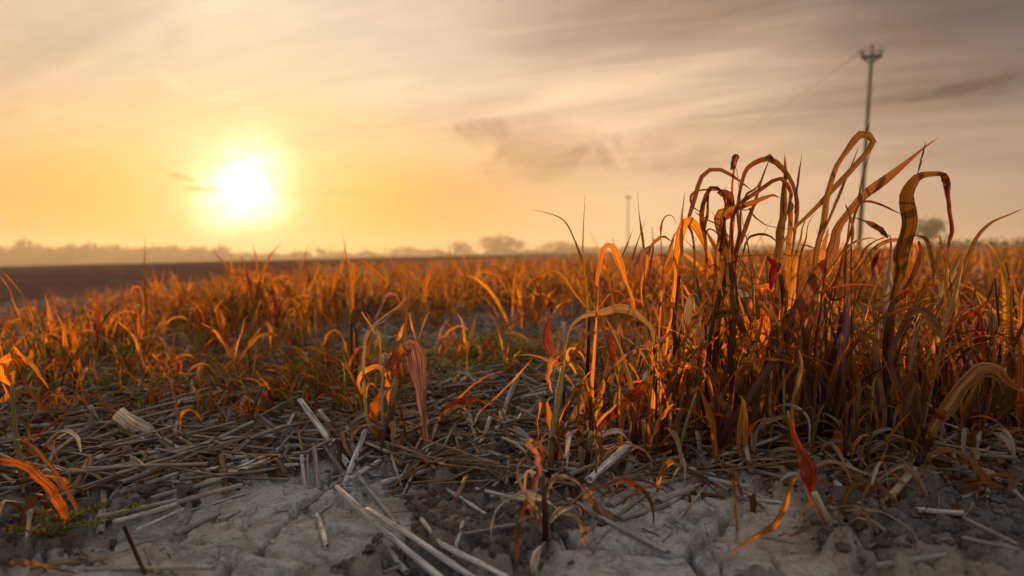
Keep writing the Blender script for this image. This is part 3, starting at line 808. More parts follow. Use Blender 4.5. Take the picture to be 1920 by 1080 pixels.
def crumbs(name, label, n, smin, smax, seed, fn, mat):
    rng = np.random.default_rng(seed)
    Y = .34 * (1.5 / .34) ** rng.random(n); X = rng.uniform(-.8, .8, n) * Y; k = fn(X, Y, rng); X, Y = X[k], Y[k]; n = len(X)
    ph = (1 + 5 ** .5) / 2
    B = np.array([(-1, ph, 0), (1, ph, 0), (-1, -ph, 0), (1, -ph, 0), (0, -1, ph), (0, 1, ph), (0, -1, -ph), (0, 1, -ph), (ph, 0, -1), (ph, 0, 1), (-ph, 0, -1), (-ph, 0, 1)]) / 1.9
    F = np.array([(0, 11, 5), (0, 5, 1), (0, 1, 7), (0, 7, 10), (0, 10, 11), (1, 5, 9), (5, 11, 4), (11, 10, 2), (10, 7, 6), (7, 1, 8), (3, 9, 4), (3, 4, 2), (3, 2, 6), (3, 6, 8), (3, 8, 9), (4, 9, 5), (2, 4, 11), (6, 2, 10), (8, 6, 7), (9, 8, 1)])
    s = smin * (smax / smin) ** (rng.random(n) ** 1.6)
    V = B[None] * (1 + .28 * rng.normal(size=(n, 12, 1))) * s[:, None, None] * np.stack([rng.uniform(.8, 1.4, n), rng.uniform(.7, 1.1, n), rng.uniform(.5, .85, n)], 1)[:, None]
    a = rng.uniform(0, 6.28, n); c, q = np.cos(a)[:, None], np.sin(a)[:, None]
    V = np.stack([V[..., 0] * c - V[..., 1] * q, V[..., 0] * q + V[..., 1] * c, V[..., 2]], -1) + np.stack([X, Y, height(X, Y) + s * .25], 1)[:, None]
    FF = (np.arange(n)[:, None, None] * 12 + F[None]).reshape(-1, 3)
    tag(link_mesh(name, V.reshape(-1, 3), FF, M[mat], smooth_=False), label, 'soil', kind='stuff')
crumbs('soil_crumbs', 'dark crumbly soil between the straw and the crust', 11000, .0010, .0048, 21, lambda X, Y, g: crumb_mask(X, Y) > .25 + .5 * g.random(len(X)), 'clod')
crumbs('soil_grit', 'fine grit lying on the clay crust', 3000, .0004, .0018, 22, lambda X, Y, g: (crumb_mask(X, Y) < .6) & (Y < .8), 'clay')

# unit straw along +x, radius 1 in y and z units of its own; hollow, with nodes
def straw_geo(path, r, rng, sides=9, nodes=(), split=False):
    n = max(6, int(8 + len(nodes) * 3)); P = spline(path, n * 2)
    f = np.linspace(0, 1, len(P)); rad = np.full(len(P), r) * (1 + .05 * np.sin(f * 17 + rng.random() * 6))
    for k in nodes: rad = rad * (1 + .22 * np.exp(-((f - k) / .018) ** 2)) * (1 - .07 * np.exp(-((f - k - .03) / .02) ** 2))
    P2 = np.vstack([P[0] + (P[1] - P[0]) * 2.5, P[0] + (P[1] - P[0]) * .02, P, P[-1] + (P[-2] - P[-1]) * .02, P[-1] + (P[-2] - P[-1]) * 2.5])
    rad2 = np.r_[r * .62, r * .74, rad, r * .74, r * .62]
    T = np.gradient(P, axis=0); T /= np.linalg.norm(T, axis=1)[:, None]
    T2 = np.vstack([T[:1], T[:1], T, T[-1:], T[-1:]])
    a = np.cross(T2, [0, 0, 1.0]); a /= np.linalg.norm(a, axis=1)[:, None] + 1e-9; b = np.cross(T2, a)
    th = np.arange(sides) / sides * 6.2832; jag = rng.normal(size=sides) * r * .25
    V = P2[:, None] + rad2[:, None, None] * (np.cos(th)[None, :, None] * a[:, None] + .86 * np.sin(th)[None, :, None] * b[:, None])
    for row, sg in ((1, -1), (2, -1), (len(P2) - 3, 1), (len(P2) - 2, 1)): V[row] += T2[row] * (jag * sg)[:, None]
    uv = np.stack(np.broadcast_arrays(th[None] / 6.2832, np.r_[0, 0, f, 1, 1][:, None]), -1).reshape(-1, 2)
    F = grid_faces(len(P2), sides, True); V = V.reshape(-1, 3)
    F = [tuple(q) for q in F.tolist()] + [tuple(range(sides))[::-1], tuple(range(len(V) - sides, len(V)))]
    return V, F, uv
rs = np.random.default_rng(77)
def hero_straw(z, x1, y1, x2, y2, w, what='straw piece', l1=0.0, l2=0.0, nodes=None, bend=None, mat='straw', mid=None):
    """straw lying on the soil between two points of the photo; l1, l2 lift the ends (m)"""
    (ax, ay), (bx, by) = zp(z, x1, y1), zp(z, x2, y2); s = ZO[z][2]
    def g(px, py, lift):
        # intersect with the ground raised by the lift
        d = pdir(px, py); k = (CAM_H - lift) / (SLOPE * d[0] - d[2]); x, y = d[0] * k, d[1] * k
        h = hz(x, y) - SLOPE * x
        k = (CAM_H - lift - h * .8) / (SLOPE * d[0] - d[2]); x, y = d[0] * k, d[1] * k
        return np.array([x, y, max(hz(x, y), SLOPE * x - .004) + lift])
    extra = 0.0; bd0 = rs.normal() * .005 if bend is None else bend * .6; nsub = 4
    for it in range(4):
        A, B = g(ax, ay, l1 + extra), g(bx, by, l2 + extra)
        r = w / s / FPX * (A[1] + B[1]) / 2 / 2 * .92
        A[2] = SLOPE * A[0] + l1 + extra; B[2] = SLOPE * B[0] + l2 + extra
        d = pdir(ax, ay); k = (CAM_H - l1 - extra) / (SLOPE * d[0] - d[2]); A = np.array([d[0] * k, d[1] * k, CAM_H + d[2] * k])
        d = pdir(bx, by); k = (CAM_H - l2 - extra) / (SLOPE * d[0] - d[2]); B = np.array([d[0] * k, d[1] * k, CAM_H + d[2] * k])
        f_ = np.linspace(.03, .97, 16); gap = height(A[0] + (B[0] - A[0]) * f_, A[1] + (B[1] - A[1]) * f_) + r * .6 - (A[2] + (B[2] - A[2]) * f_)
        if l1 < .003 and l2 < .003: extra += float(np.percentile(gap, 97 if mat == 'bright' else 86))
        else:      # only the lower end touches the soil
            lo = gap[:3] if l1 < l2 else gap[-3:]; extra += float(lo.mean()) * .9
    L = np.linalg.norm(B - A); Q = [A + (B - A) * i / nsub for i in range(nsub + 1)]
    d = np.cross((B - A) / L, [0, 0, 1]); bd = bd0 * L
    for i in range(1, nsub): Q[i] = Q[i] + d * bd * math.sin(math.pi * i / nsub)
    c = np.array((A + B) / 2)
    if nodes is None: nodes = [rs.uniform(.2, .8)] if L > .06 else []
    V, F, uv = straw_geo(np.array(Q) - c, r, rs, 9, nodes)
    o = link_mesh('straw_piece', V, F, M[mat], uv=uv, loc=tuple(c))
    if what == 'straw piece':
        leng = 'long' if L > .09 else ('short' if L < .035 else 'middling')
        queue_label(o, f'{leng} grey straw piece', 'straw', 'pieces of straw on the ground', c)
    else: tag(o, what, 'straw', 'pieces of straw on the ground')
    return o
hero_straw('2', 5, 395, 195, 650, 27, 'thick split grey straw leaning highest to the left, left of the folded purple leaf', .030, 0, [], mat='bright')
hero_straw('2', 80, 435, 210, 590, 21, 'dark split straw leaning just right of the highest leaning straw', .022, .004, [])
hero_straw('2', 260, 515, 172, 735, 27, 'grey straw standing up crosswise among the leaning straws', .024, 0, [])
hero_straw('2', 345, 615, 195, 705, 24, 'grey straw propped up level across the leaning straws', .015, .006, [.3])
hero_straw('2', 200, 700, 15, 822, 12, 'thin pale straw running down to the left below the leaning straws', .006, 0, [])
hero_straw('2', 60, 580, 80, 745, 22, 'short upright straw stub, right one of the pair at left of the leaning straws', .014, 0, [])
hero_straw('2', 12, 610, 24, 735, 18, 'short split upright straw stub, left one of the pair at left of the leaning straws', .012, 0, [])
hero_straw('2', 35, 610, 38, 740, 14, 'narrow sliver of upright straw between the two short stubs', .011, 0, [])
hero_straw('2', 190, 500, 235, 690, 24, 'shaded straw leaning behind the crossed grey straws', .018, 0, [])
hero_straw('2', 100, 570, 185, 700, 24, 'brownish straw leaning under the thick split straw', .010, 0, [])
hero_straw('2', 148, 733, 560, 1095, 30, 'left one of the two long thick straws running to the bottom edge', 0, 0, [.38, .62], .01, mat='bright')
hero_straw('2', 268, 818, 690, 1095, 27, 'right one of the two long thick straws running to the bottom edge', .002, .002, [.55], -.01, mat='bright')
hero_straw('2', 478, 858, 565, 970, 24, 'greenish grey straw end above the jointed pale straw at the bottom', 0, 0, [], mat='bright')
hero_straw('2', 555, 955, 815, 1090, 31, 'jointed pale straw right of the two long thick straws', .001, 0, [.35], mat='bright')
hero_straw('2', 575, 740, 748, 852, 17, 'smooth blue grey straw lying alone on bare clay right of the folded leaf', .002, 0, [], mat='bright')
hero_straw('2', 550, 930, 850, 880, 17, 'grey straw lying level left of the dark stemmed sprout', .003, .003)
hero_straw('2', 70, 840, 110, 965, 25, 'short cracked whitish straw piece pointing down on clay', 0, 0, [.5], mat='bright')
hero_straw('2', 50, 855, 130, 800, 13)
hero_straw('2', 360, 565, 465, 535, 22); hero_straw('2', 335, 755, 540, 712, 15, bend=.04); hero_straw('2', 370, 770, 500, 757, 13)
hero_straw('2', 235, 690, 385, 880, 22); hero_straw('2', 345, 975, 420, 1065, 30, 'short stout straw end under the two long thick straws', 0, 0, [])
hero_straw('2', 855, 300, 775, 512, 22, 'dark brown straw stub leaning up right of the folded leaf', .030, 0, [.4])
hero_straw('2', 745, 465, 705, 570, 18, None or 'straw piece', .010, 0); hero_straw('2', 740, 510, 775, 570, 12, 'straw piece', .006, 0); hero_straw('2', 800, 480, 905, 555, 20)
hero_straw('2', 628, 600, 700, 616, 15); hero_straw('2', 640, 870, 602, 1000, 18); hero_straw('2', 600, 495, 720, 470, 16); hero_straw('2', 170, 610, 300, 588, 18)
hero_straw('2', 690, 740, 905, 790, 19, 'dark wet straw lying level right of the blue grey straw'); hero_straw('2', 515, 530, 545, 600, 22, 'straw piece', .01, 0)
hero_straw('2', 665, 450, 700, 580, 15, 'straw piece', .012, 0); hero_straw('2', 360, 610, 400, 730, 12, 'straw piece', .012, 0); hero_straw('2', 335, 735, 372, 712, 30, nodes=[])
hero_straw('2', 860, 460, 1000, 380, 18); hero_straw('2', 790, 510, 900, 560, 14); hero_straw('2', 330, 1070, 390, 1045, 22)
# the bundle and its neighbours
for q in ((330, 862, 690, 785, 21), (445, 872, 690, 802, 26), (560, 714, 748, 716, 20), (588, 778, 860, 705, 22), (668, 768, 1000, 652, 25), (640, 708, 968, 630, 20),
          (740, 742, 1060, 600, 21), (800, 722, 1088, 612, 26), (848, 662, 912, 604, 11), (912, 655, 1032, 600, 17), (690, 792, 942, 726, 22), (735, 826, 965, 755, 11),
          (525, 905, 716, 820, 18), (682, 918, 850, 840, 26), (855, 862, 925, 828, 22), (462, 558, 520, 640, 20), (440, 568, 640, 620, 17), (714, 604, 808, 655, 21), (402, 750, 402, 815, 28),
          (398, 830, 390, 915, 34), (455, 688, 535, 640, 16), (765, 508, 1160, 522, 21), (1160, 517, 1290, 512, 18), (1065, 590, 1172, 566, 18), (1175, 822, 1322, 712, 14),
          (440, 508, 610, 560, 16), (1060, 652, 1165, 645, 16), (200, 585, 350, 612, 11), (0, 742, 85, 735, 20), (0, 700, 42, 690, 18), (0, 780, 110, 800, 10), (230, 790, 420, 770, 10),
          (350, 632, 460, 612, 26), (370, 600, 470, 618, 16), (640, 545, 720, 600, 14), (980, 455, 1170, 490, 14), (800, 560, 1000, 585, 12), (870, 620, 1010, 560, 12), (960, 470, 1060, 495, 18),
          (60, 580, 200, 520, 20), (0, 640, 120, 600, 14), (110, 640, 230, 560, 16), (1070, 830, 1120, 822, 16), (520, 960, 640, 925, 10), (330, 1055, 830, 1050, 20), (570, 975, 612, 1075, 24)):
    hero_straw('1', *q)
hero_straw('1', 385, 550, 500, 640, 26, 'reddish brown straw piece propped above the crumbly soil left of the bundle', .006, 0)
hero_straw('1', 482, 885, 570, 1085, 20, 'thin dark twig leaning steeply near the bottom left', .028, 0, [], mat='stem_dark')
hero_straw('1', 960, 485, 1022, 345, 17, 'grey straw stub standing in the litter left of the leaning straws', 0, .05, [])
hero_straw('1', 352, 420, 388, 500, 20, 'grey straw stub slanting beside the bleached husk', .025, 0, [])
hero_straw('1', 412, 375, 418, 490, 14, 'thin straw stub upright beside the bleached husk', .03, 0, [])
# in front of and below the clump
for q in ((505, 858, 690, 800, 24), (688, 802, 825, 712, 22), (305, 785, 420, 850, 34), (420, 850, 690, 990, 30), (980, 776, 1140, 797, 19), (655, 792, 785, 738, 42), (22, 520, 112, 300, 20),
          (95, 482, 205, 415, 17), (150, 532, 245, 440, 16), (0, 895, 112, 880, 20), (0, 770, 190, 745, 18), (485, 850, 615, 755, 20), (640, 722, 780, 690, 22), (470, 810, 570, 745, 20),
          (275, 570, 380, 572, 20), (200, 572, 225, 600, 22), (130, 650, 220, 672, 12), (100, 700, 170, 660, 12), (90, 560, 160, 585, 20), (10, 440, 120, 470, 13), (60, 470, 150, 545, 22), (120, 385, 215, 365, 16),
          (250, 690, 300, 650, 12), (400, 720, 560, 690, 20), (700, 640, 890, 690, 20), (850, 700, 1010, 735, 20), (720, 870, 860, 700, 14)):
    hero_straw('3', *q)
hero_straw('3', 385, 705, 540, 565, 34, 'big pale hollow straw tube between the green shoots', .004, .012, [.62], mat='bright')
hero_straw('3', 540, 575, 590, 510, 30, 'upper end of the big pale straw tube at the clump foot', .012, .02, [], mat='bright')
for q in ((745, 822, 1165, 855, 28), (1080, 515, 1170, 566, 22), (580, 1042, 862, 1000, 30), (935, 858, 1142, 962, 26), (1026, 738, 1026, 812, 22), (1118, 740, 1168, 802, 28), (430, 716, 520, 803, 28),
          (920, 590, 1150, 610, 18), (920, 780, 1000, 740, 16), (880, 520, 980, 515, 16), (1000, 530, 1165, 450, 20), (930, 400, 1100, 420, 18), (960, 830, 1090, 870, 20), (1020, 985, 1110, 1000, 16),
          (360, 490, 480, 560, 18), (380, 430, 500, 425, 16), (400, 310, 560, 350, 14), (380, 375, 440, 385, 16), (550, 970, 700, 900, 18), (920, 930, 1150, 980, 22), (1000, 680, 1165, 730, 18), (1050, 570, 1165, 600, 14)):
    hero_straw('4', *q)
hero_straw('4', 925, 636, 1165, 706, 28, 'dark curved wet stem lying at the right edge', 0, 0, [], .05, 'stem_dark')
# grey stubs standing in the middle distance
for (px, py, Y, h, dx, w) in ((808, 632, 1.05, .052, .018, .0055), (872, 640, 1.02, .040, .013, .005), (1062, 620, 1.0, .05, -.004, .006), (1835, 520, 2.4, .075, .002, .012), (1850, 545, 1.9, .055, .006, .010),
                               (1700, 560, 1.3, .05, .01, .006), (480, 640, 1.1, .03, .01, .005), (1130, 600, 1.2, .05, .004, .005)):
    x = (px - 960) / FPX * Y; z = hz(x, Y)
    P = np.array([(0, 0, -.004), (dx * .5, 0, h * .5), (dx, .004, h)])
    V, F, uv = straw_geo(P, w / 2, rs, 9, []); o = link_mesh('stubble_stalk', V, F, M['straw'], uv=uv, loc=(x, Y, z))
    queue_label(o, 'cut grey upright stubble stalk', 'stubble', 'standing stubble stalks', (x, Y, z + h))

# further single pieces, then the litter nobody could count
straw_protos = []
for i in range(8):
    P = np.array([(-.5, 0, 0), (-.15, .01 * rs.normal(), 0), (.2, .012 * rs.normal(), 0), (.5, 0, 0)])
    V, F, uv = straw_geo(P, .035, rs, 8, [rs.uniform(.25, .75)] if i % 2 else [])
    straw_protos.append(bpy.data.meshes.new('x')); bpy.data.meshes.remove(straw_protos[-1]); straw_protos[-1] = (V, F, uv)
_pm = {}
def lay_straw(x, y, L, r, yaw, what, group):
    i = rs.integers(8); V, F, uv = straw_protos[i]
    if i not in _pm: o = link_mesh('straw_piece', V, F, M['straw'], uv=uv); _pm[i] = o.data
    else: o = bpy.data.objects.new('straw_piece', _pm[i]); COL.objects.link(o)
    dx, dy = math.cos(yaw) * L / 2, math.sin(yaw) * L / 2
    za, zb, zc = hz(x - dx, y - dy), hz(x + dx, y + dy), hz(x, y); zc = max(zc, (za + zb) / 2) + r * rs.uniform(.6, 2.2)
    pit = math.atan2(zb - za, L) + rs.normal() * .05
    o.location = (x, y, zc); o.rotation_euler = (0, -pit, yaw); o.scale = (L, r / .035, r / .035)
    queue_label(o, what, 'straw', group, (x, y, zc))
n = 0
while n < 190:
    Y = .45 + .8 * rs.random() ** 1.2; x = rs.uniform(-.76, .76) * Y
    px, py = px_of((x, Y, 0))
    if crumb_mask(np.array([x]), np.array([Y]))[0] < .45 and Y < .62: continue
    L = float(np.clip(rs.lognormal(-3.0, .6), .012, .15)); n += 1
    w = 'long thin pale straw piece' if L > .06 else ('short pale straw piece' if L < .035 else 'pale straw piece')
    lay_straw(x, Y, L, rs.uniform(.0009, .0022), rs.uniform(0, 6.28), w, 'pieces of straw on the ground')

def litter(name, label, n, fy, lmin, lmax, rmin, rmax, sides=5, seed=5, flat=1.0, lift=0.002, mat='shade_dulled', maskfn=None):
    rng = np.random.default_rng(seed); Y = fy(rng, n); X = rng.uniform(-.80, .80, n) * Y
    if maskfn is not None: k = maskfn(X, Y, rng); X, Y = X[k], Y[k]; n = len(X)
    L = lmin * (lmax / lmin) ** rng.random(n); r = rng.uniform(rmin, rmax, n); yaw = rng.uniform(0, 6.28, n)
    dx = np.cos(yaw) * L / 2; dy = np.sin(yaw) * L / 2
    za = height(X - dx, Y - dy) + lift * rng.random(n) * 2; zb = height(X + dx, Y + dy) + lift * rng.random(n) * 2
    zc = height(X, Y) + r; up = np.maximum(0, zc - (za + zb) / 2); za += up; zb += up
    mz = (za + zb) / 2 + rng.normal(size=n) * lift * .3
    bend = rng.normal(size=n) * L * .05
    P = np.stack([np.stack([X - dx, Y - dy, za], 1), np.stack([X - np.sin(yaw) * bend, Y + np.cos(yaw) * bend, mz], 1), np.stack([X + dx, Y + dy, zb], 1)], 1)
    th = np.arange(sides) / sides * 6.2832
    a = np.stack([-np.sin(yaw), np.cos(yaw), 0 * yaw], 1); b = np.array([0, 0, 1.0])
    V = P[:, :, None] + r[:, None, None, None] * (np.cos(th)[None, None, :, None] * a[:, None, None] + flat * np.sin(th)[None, None, :, None] * b)
    f1 = grid_faces(3, sides, True); F = (np.arange(n)[:, None, None] * (3 * sides) + f1[None]).reshape(-1, 4)
    uv = np.broadcast_to(np.stack(np.broadcast_arrays(th[None] / 6.2832, np.array([0, .5, 1.])[:, None]), -1)[None], (n, 3, sides, 2)).reshape(-1, 2)
    tint = np.repeat(rng.random(n), 3 * sides)
    o = link_mesh(name, V.reshape(-1, 3), F, M[mat], uv=uv, attrs={'tint': tint}); tag(o, label, 'litter', kind='stuff')
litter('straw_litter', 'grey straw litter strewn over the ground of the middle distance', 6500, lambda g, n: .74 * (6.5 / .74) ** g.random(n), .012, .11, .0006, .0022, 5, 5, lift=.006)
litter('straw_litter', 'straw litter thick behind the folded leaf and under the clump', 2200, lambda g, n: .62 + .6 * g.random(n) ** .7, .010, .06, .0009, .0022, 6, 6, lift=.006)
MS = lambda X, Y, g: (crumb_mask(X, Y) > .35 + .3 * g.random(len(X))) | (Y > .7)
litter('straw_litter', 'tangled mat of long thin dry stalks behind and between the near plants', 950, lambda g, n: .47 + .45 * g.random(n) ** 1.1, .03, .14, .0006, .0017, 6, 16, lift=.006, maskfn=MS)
litter('withered_leaf_litter', 'thin curled dead leaves matted on the soil', 1500, lambda g, n: .45 + .6 * g.random(n), .02, .09, .0008, .0024, 4, 17, .25, .006, 'tan', maskfn=MS)
litter('withered_leaf_litter', 'brown dead leaf shreds matted on the soil', 900, lambda g, n: .45 + .6 * g.random(n), .02, .08, .0008, .0022, 4, 18, .25, .006, 'brown', maskfn=MS)
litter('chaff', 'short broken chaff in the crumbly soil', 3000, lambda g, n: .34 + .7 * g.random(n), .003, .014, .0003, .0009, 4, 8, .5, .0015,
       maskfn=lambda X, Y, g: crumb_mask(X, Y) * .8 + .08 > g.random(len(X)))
litter('fine_fibres', 'fine dry rootlets and fibres in the soil', 1500, lambda g, n: .34 + .7 * g.random(n), .008, .04, .00018, .0004, 3, 9, 1, .003, 'tan',
       maskfn=lambda X, Y, g: crumb_mask(X, Y) + .1 > g.random(len(X)))

# ------------------------------------------------------------------ blades and stalks
def noise1(rng, n, k=4):
    c = rng.normal(size=k + 1); return np.interp(np.linspace(0, k, n), np.arange(k + 1), c)
def blade_profile(f, base=.45, peak=.35, tip=1.0):
    up = base + (1 - base) * sstep(f, 0, peak); dn = np.clip((1 - f) / (1 - peak), 0, 1) ** (.62 * tip)
    return np.where(f < peak, up, dn)
def blade(P, W, side, roll, nu=5, rng=None, wave=.0, crinkle=1.0):
    """curled ribbon along P (n x 3); W widths; side = width direction per point; roll = curl in radians to each side"""
    n = len(P); T = np.gradient(P, axis=0); T /= np.linalg.norm(T, axis=1)[:, None] + 1e-12
    side = side - T * np.sum(side * T, 1)[:, None]; side /= np.linalg.norm(side, axis=1)[:, None] + 1e-12
    Nn = np.cross(T, side); u = np.linspace(-1, 1, nu); roll = np.broadcast_to(roll, (n,))
    R = np.maximum(roll, .05)[:, None]
    if rng is not None:      # crinkled, shrunken tissue
        P = P + side * (W * .09 * crinkle * noise1(rng, n, max(4, n // 2)))[:, None] + Nn * (W * .15 * crinkle * noise1(rng, n, max(4, n // 2)))[:, None]
        W = W * np.clip(1 + .15 * crinkle * noise1(rng, n, max(3, n // 3)), .55, 1.4)
    off = np.sin(u[None] * R) / R; dep = (1 - np.cos(u[None] * R)) / R
    ph = rng.random() * 6 if rng is not None else 0
    f = np.linspace(0, 1, n)
    wv = wave * (np.sin(f * 19 + ph)[:, None] * np.maximum(u, 0)[None] + np.sin(f * 23 + ph * 2)[:, None] * np.maximum(-u, 0)[None])
    V = P[:, None] + (W / 2)[:, None, None] * (off[..., None] * side[:, None] + (dep + wv - .08 * np.abs(u)[None] * 0)[..., None] * Nn[:, None])
    uv = np.stack(np.broadcast_arrays((u[None] + 1) / 2, f[:, None]), -1).reshape(-1, 2)
    return V.reshape(-1, 3), grid_faces(n, nu), uv
rp = np.random.default_rng(2024)
UPV = np.array([0, math.sin(PITCH), math.cos(PITCH)]); FW = np.array([0, math.cos(PITCH), -math.sin(PITCH)])

class Plant:
    def __init__(s, base, label=None, group='withered cereal plants', Y=None, name='withered_cereal_plant', cat='dead plant', lift=0):
        bx, by = base
        gx, gy = ground_hit(bx, by)
        if Y: gy = Y; gx = (bx - 960) / FPX * Y
        s.Y = gy; s.o = np.array([gx, gy, hz(gx, gy) - .002 + lift]); s.root = empty(name, tuple(s.o)); s.kids = []
        tag(s.root, label, cat, group)
    def _pts(s, z, pts, dy, join, swell=0.0):
        q = []; n = len(pts)
        ph = rp.random() * 6; 
        for i, (x, y) in enumerate(pts):
            px, py = zp(z, x, y); f = i / max(1, n - 1)
            yy = s.Y + dy * f + .010 * math.sin(f * 4 + ph) * (1 if n > 2 else 0) * min(1, f * 3)
            q.append(at(px, py, yy))
        Q = np.array(q)
        return Q
    def leaf(s, z, pts, w, mat='orange', dy=None, join=0, th=None, roll=None, base=.45, peak=.35, tip=1.0, n=26, name='leaf', Y=None, wave=.10, prof=None):
        if dy is None: dy = rp.uniform(-.03, .05)
        if mat == 'orange' and rp.random() < .85 and min(zp(z, *q_)[1] for q_ in pts) < 400: mat = 'rust_silhouette'  # blades reaching high into the sky get the painted silhouette colour
        keep = s.Y
        if Y: s.Y = Y
        Q = s._pts(z, pts, dy, join); s.Y = keep
        wm = w * ((.80 if mat == 'rust_silhouette' else .88) if prof is None else 1.05) / ZO[z][2] / FPX * (Y or keep)
        if join:   # the sheath that carries the blade runs back to the foot of the plant
            b = s.o + np.array([rp.normal() * .003, rp.normal() * .003, .003]); d = Q[0] - b
            m1 = b + d * .45 + np.array([0, 0, 1]) * np.linalg.norm(d) * .04
            Q = np.vstack([b, m1, Q])
        Q[:, 2] = np.maximum(Q[:, 2], plane_z(Q[:, 0]) + .001)
        P = spline(Q, n if not join else n + 8); k = len(P); f = np.linspace(0, 1, k)
        if join:
            L = np.linalg.norm(np.diff(P, axis=0), axis=1).sum(); f0 = min(.8, np.linalg.norm(Q[2] - Q[0]) / L)
            g = np.clip((f - f0) / (1 - f0), 0, 1); wprof = np.where(f < f0, .28 + (base - .28) * sstep(f, f0 * .55, f0), blade_profile(g, base, peak, tip))
        elif prof is not None: wprof = np.interp(f, np.linspace(0, 1, len(prof)), prof)
        else: wprof = blade_profile(f, base, peak, tip)
        T = np.gradient(P, axis=0); T /= np.linalg.norm(T, axis=1)[:, None] + 1e-12
        V0 = P - np.array([0, 0, CAM_H]); V0 /= np.linalg.norm(V0, axis=1)[:, None]
        side = np.cross(V0, T); side /= np.linalg.norm(side, axis=1)[:, None] + 1e-9
        for i in range(1, k):
            if side[i] @ side[i - 1] < 0: side[i:] *= -1
        a = (rp.uniform(-.5, .5) if th is None else th) + .30 * noise1(rp, k, 3)
        sd = np.cos(a)[:, None] * side + np.sin(a)[:, None] * V0
        rl = rp.uniform(.5, 1.2) if roll is None else roll
        V, F, uv = blade(P, wm * wprof * (1 + .05 * noise1(rp, k, 9)), sd, np.clip(rl + .45 * noise1(rp, k, 4), .1, 2.6), 6, rp, wave, 1.0 if prof is None else .3)
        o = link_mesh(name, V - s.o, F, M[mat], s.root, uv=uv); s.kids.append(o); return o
    def stem(s, z, pts, w, mat='stem_dark', dy=0.0, w2=None, name='stem', nodes=(), ground=True, Y=None):
        keep = s.Y
        if Y: s.Y = Y
        Q = s._pts(z, pts, dy, 0); s.Y = keep
        if ground: Q = np.vstack([s.o + np.array([0, 0, -.001]), Q[1:] if np.linalg.norm(Q[0] - s.o) < .02 else Q])
        P = spline(Q, 16); f = np.linspace(0, 1, 16); k = ZO[z][2]
        w0 = w / k / FPX * s.Y / 2 * 1.0; w1 = (w2 if w2 is not None else w * .75) / k / FPX * s.Y / 2
        r = w0 + (w1 - w0) * f
        for nd in nodes: r = r * (1 + .3 * np.exp(-((f - nd) / .04) ** 2))
        V, F, uv = tube(P, r, 8); o = link_mesh(name, V - s.o, F, M[mat], s.root, uv=uv); s.kids.append(o); return o
    def fill(s, n, h, mats=('orange', 'brown', 'olive'), wr=(.003, .0075), spread=.02, basal=5, droop=(.3, 2.3)):
        """further leaves of the same plant: upright blades that arch, and withered ones lying round its foot"""
        for i in range(n):
            st = np.array([rp.normal() * spread * .4, rp.normal() * spread * .4, .002])
            V, F, uv = grow(rp, st, rp.uniform(0, 6.28), h * rp.uniform(.7, 1.25), rp.uniform(*wr), rp.uniform(1.32, 1.56), rp.uniform(*droop), rp.random() < .35, 22, 5)
            s.kids.append(link_mesh('leaf', V, F, M[mats[rp.integers(len(mats))]], s.root, uv=uv))
        for i in range(basal):
            V, F, uv = grow(rp, np.array([rp.normal() * .006, rp.normal() * .006, .004 + .02 * rp.random()]), rp.uniform(0, 6.28), rp.uniform(.04, .09), rp.uniform(.003, .006), rp.uniform(.2, 1.0), rp.uniform(2.5, 5), False, 18, 4, .006)
            s.kids.append(link_mesh('withered_leaf', V, F, M[('tan', 'tan', 'brown', 'pale')[rp.integers(4)]], s.root, uv=uv))
    def tiller(s, h, w=.0028, mat='stem_dark', lean=.2, off=.008):
        b = np.array([rp.normal() * off, rp.normal() * off, 0]); a = rp.uniform(0, 6.28)
        t_ = b + np.array([math.cos(a) * h * lean, math.sin(a) * h * lean, h])
        V, F, uv = tube(spline([b, (b + t_) / 2 + rp.normal(size=3) * h * .03, t_], 8), np.linspace(w / 2, w / 2 * .6, 8), 6)
        s.kids.append(link_mesh('stem', V, F, M[mat], s.root, uv=uv)); return b, t_

def grow(rng, start, az, L, w, el, droop, kink, n, nu, floor=.001, twist=1.0):
    ds = L / (n - 1); p = np.array(start, float); P = [p.copy()]; e = el; kk = rng.uniform(.35, .75) if kink else 9
    curl = rng.normal() * .6
    for i in range(1, n):
        f = i / (n - 1); e -= droop * ds / L * 1.6 * f * 1.3
        if kink and abs(f - kk) < .6 / (n - 1) * 1.5: e -= 1.25
        e = max(e, -1.5 + .12 * math.sin(i)); az += curl * ds / L + rng.normal() * .05
        p = p + ds * np.array([math.cos(az) * math.cos(e), math.sin(az) * math.cos(e), math.sin(e)])
        if p[2] < floor: p[2] = floor + .0008 * math.sin(i * 2.1 + az)
        P.append(p.copy())
    P = np.array(P); T = np.gradient(P, axis=0); T /= np.linalg.norm(T, axis=1)[:, None] + 1e-12
    s = np.cross(T, [0, 0, 1.0]) + np.array([math.sin(az), -math.cos(az), 0]) * .3
    s /= np.linalg.norm(s, axis=1)[:, None] + 1e-9
    for i in range(1, n):
        if s[i] @ s[i - 1] < 0: s[i] *= -1
    Nn = np.cross(T, s); a = twist * (noise1(rng, n, 3) * .7 + rng.normal() * .4) * np.linspace(.3, 1.3, n)
    sd = np.cos(a)[:, None] * s + np.sin(a)[:, None] * Nn
    f = np.linspace(0, 1, n)
    return blade(P, w * blade_profile(f, .42, rng.uniform(.25, .5)) * (1 + .06 * noise1(rng, n, 7)), sd, np.clip(rng.uniform(.3, 1.6) + .4 * noise1(rng, n, 4), .1, 2.5), nu, rng, .10)

G = 'withered cereal plants'
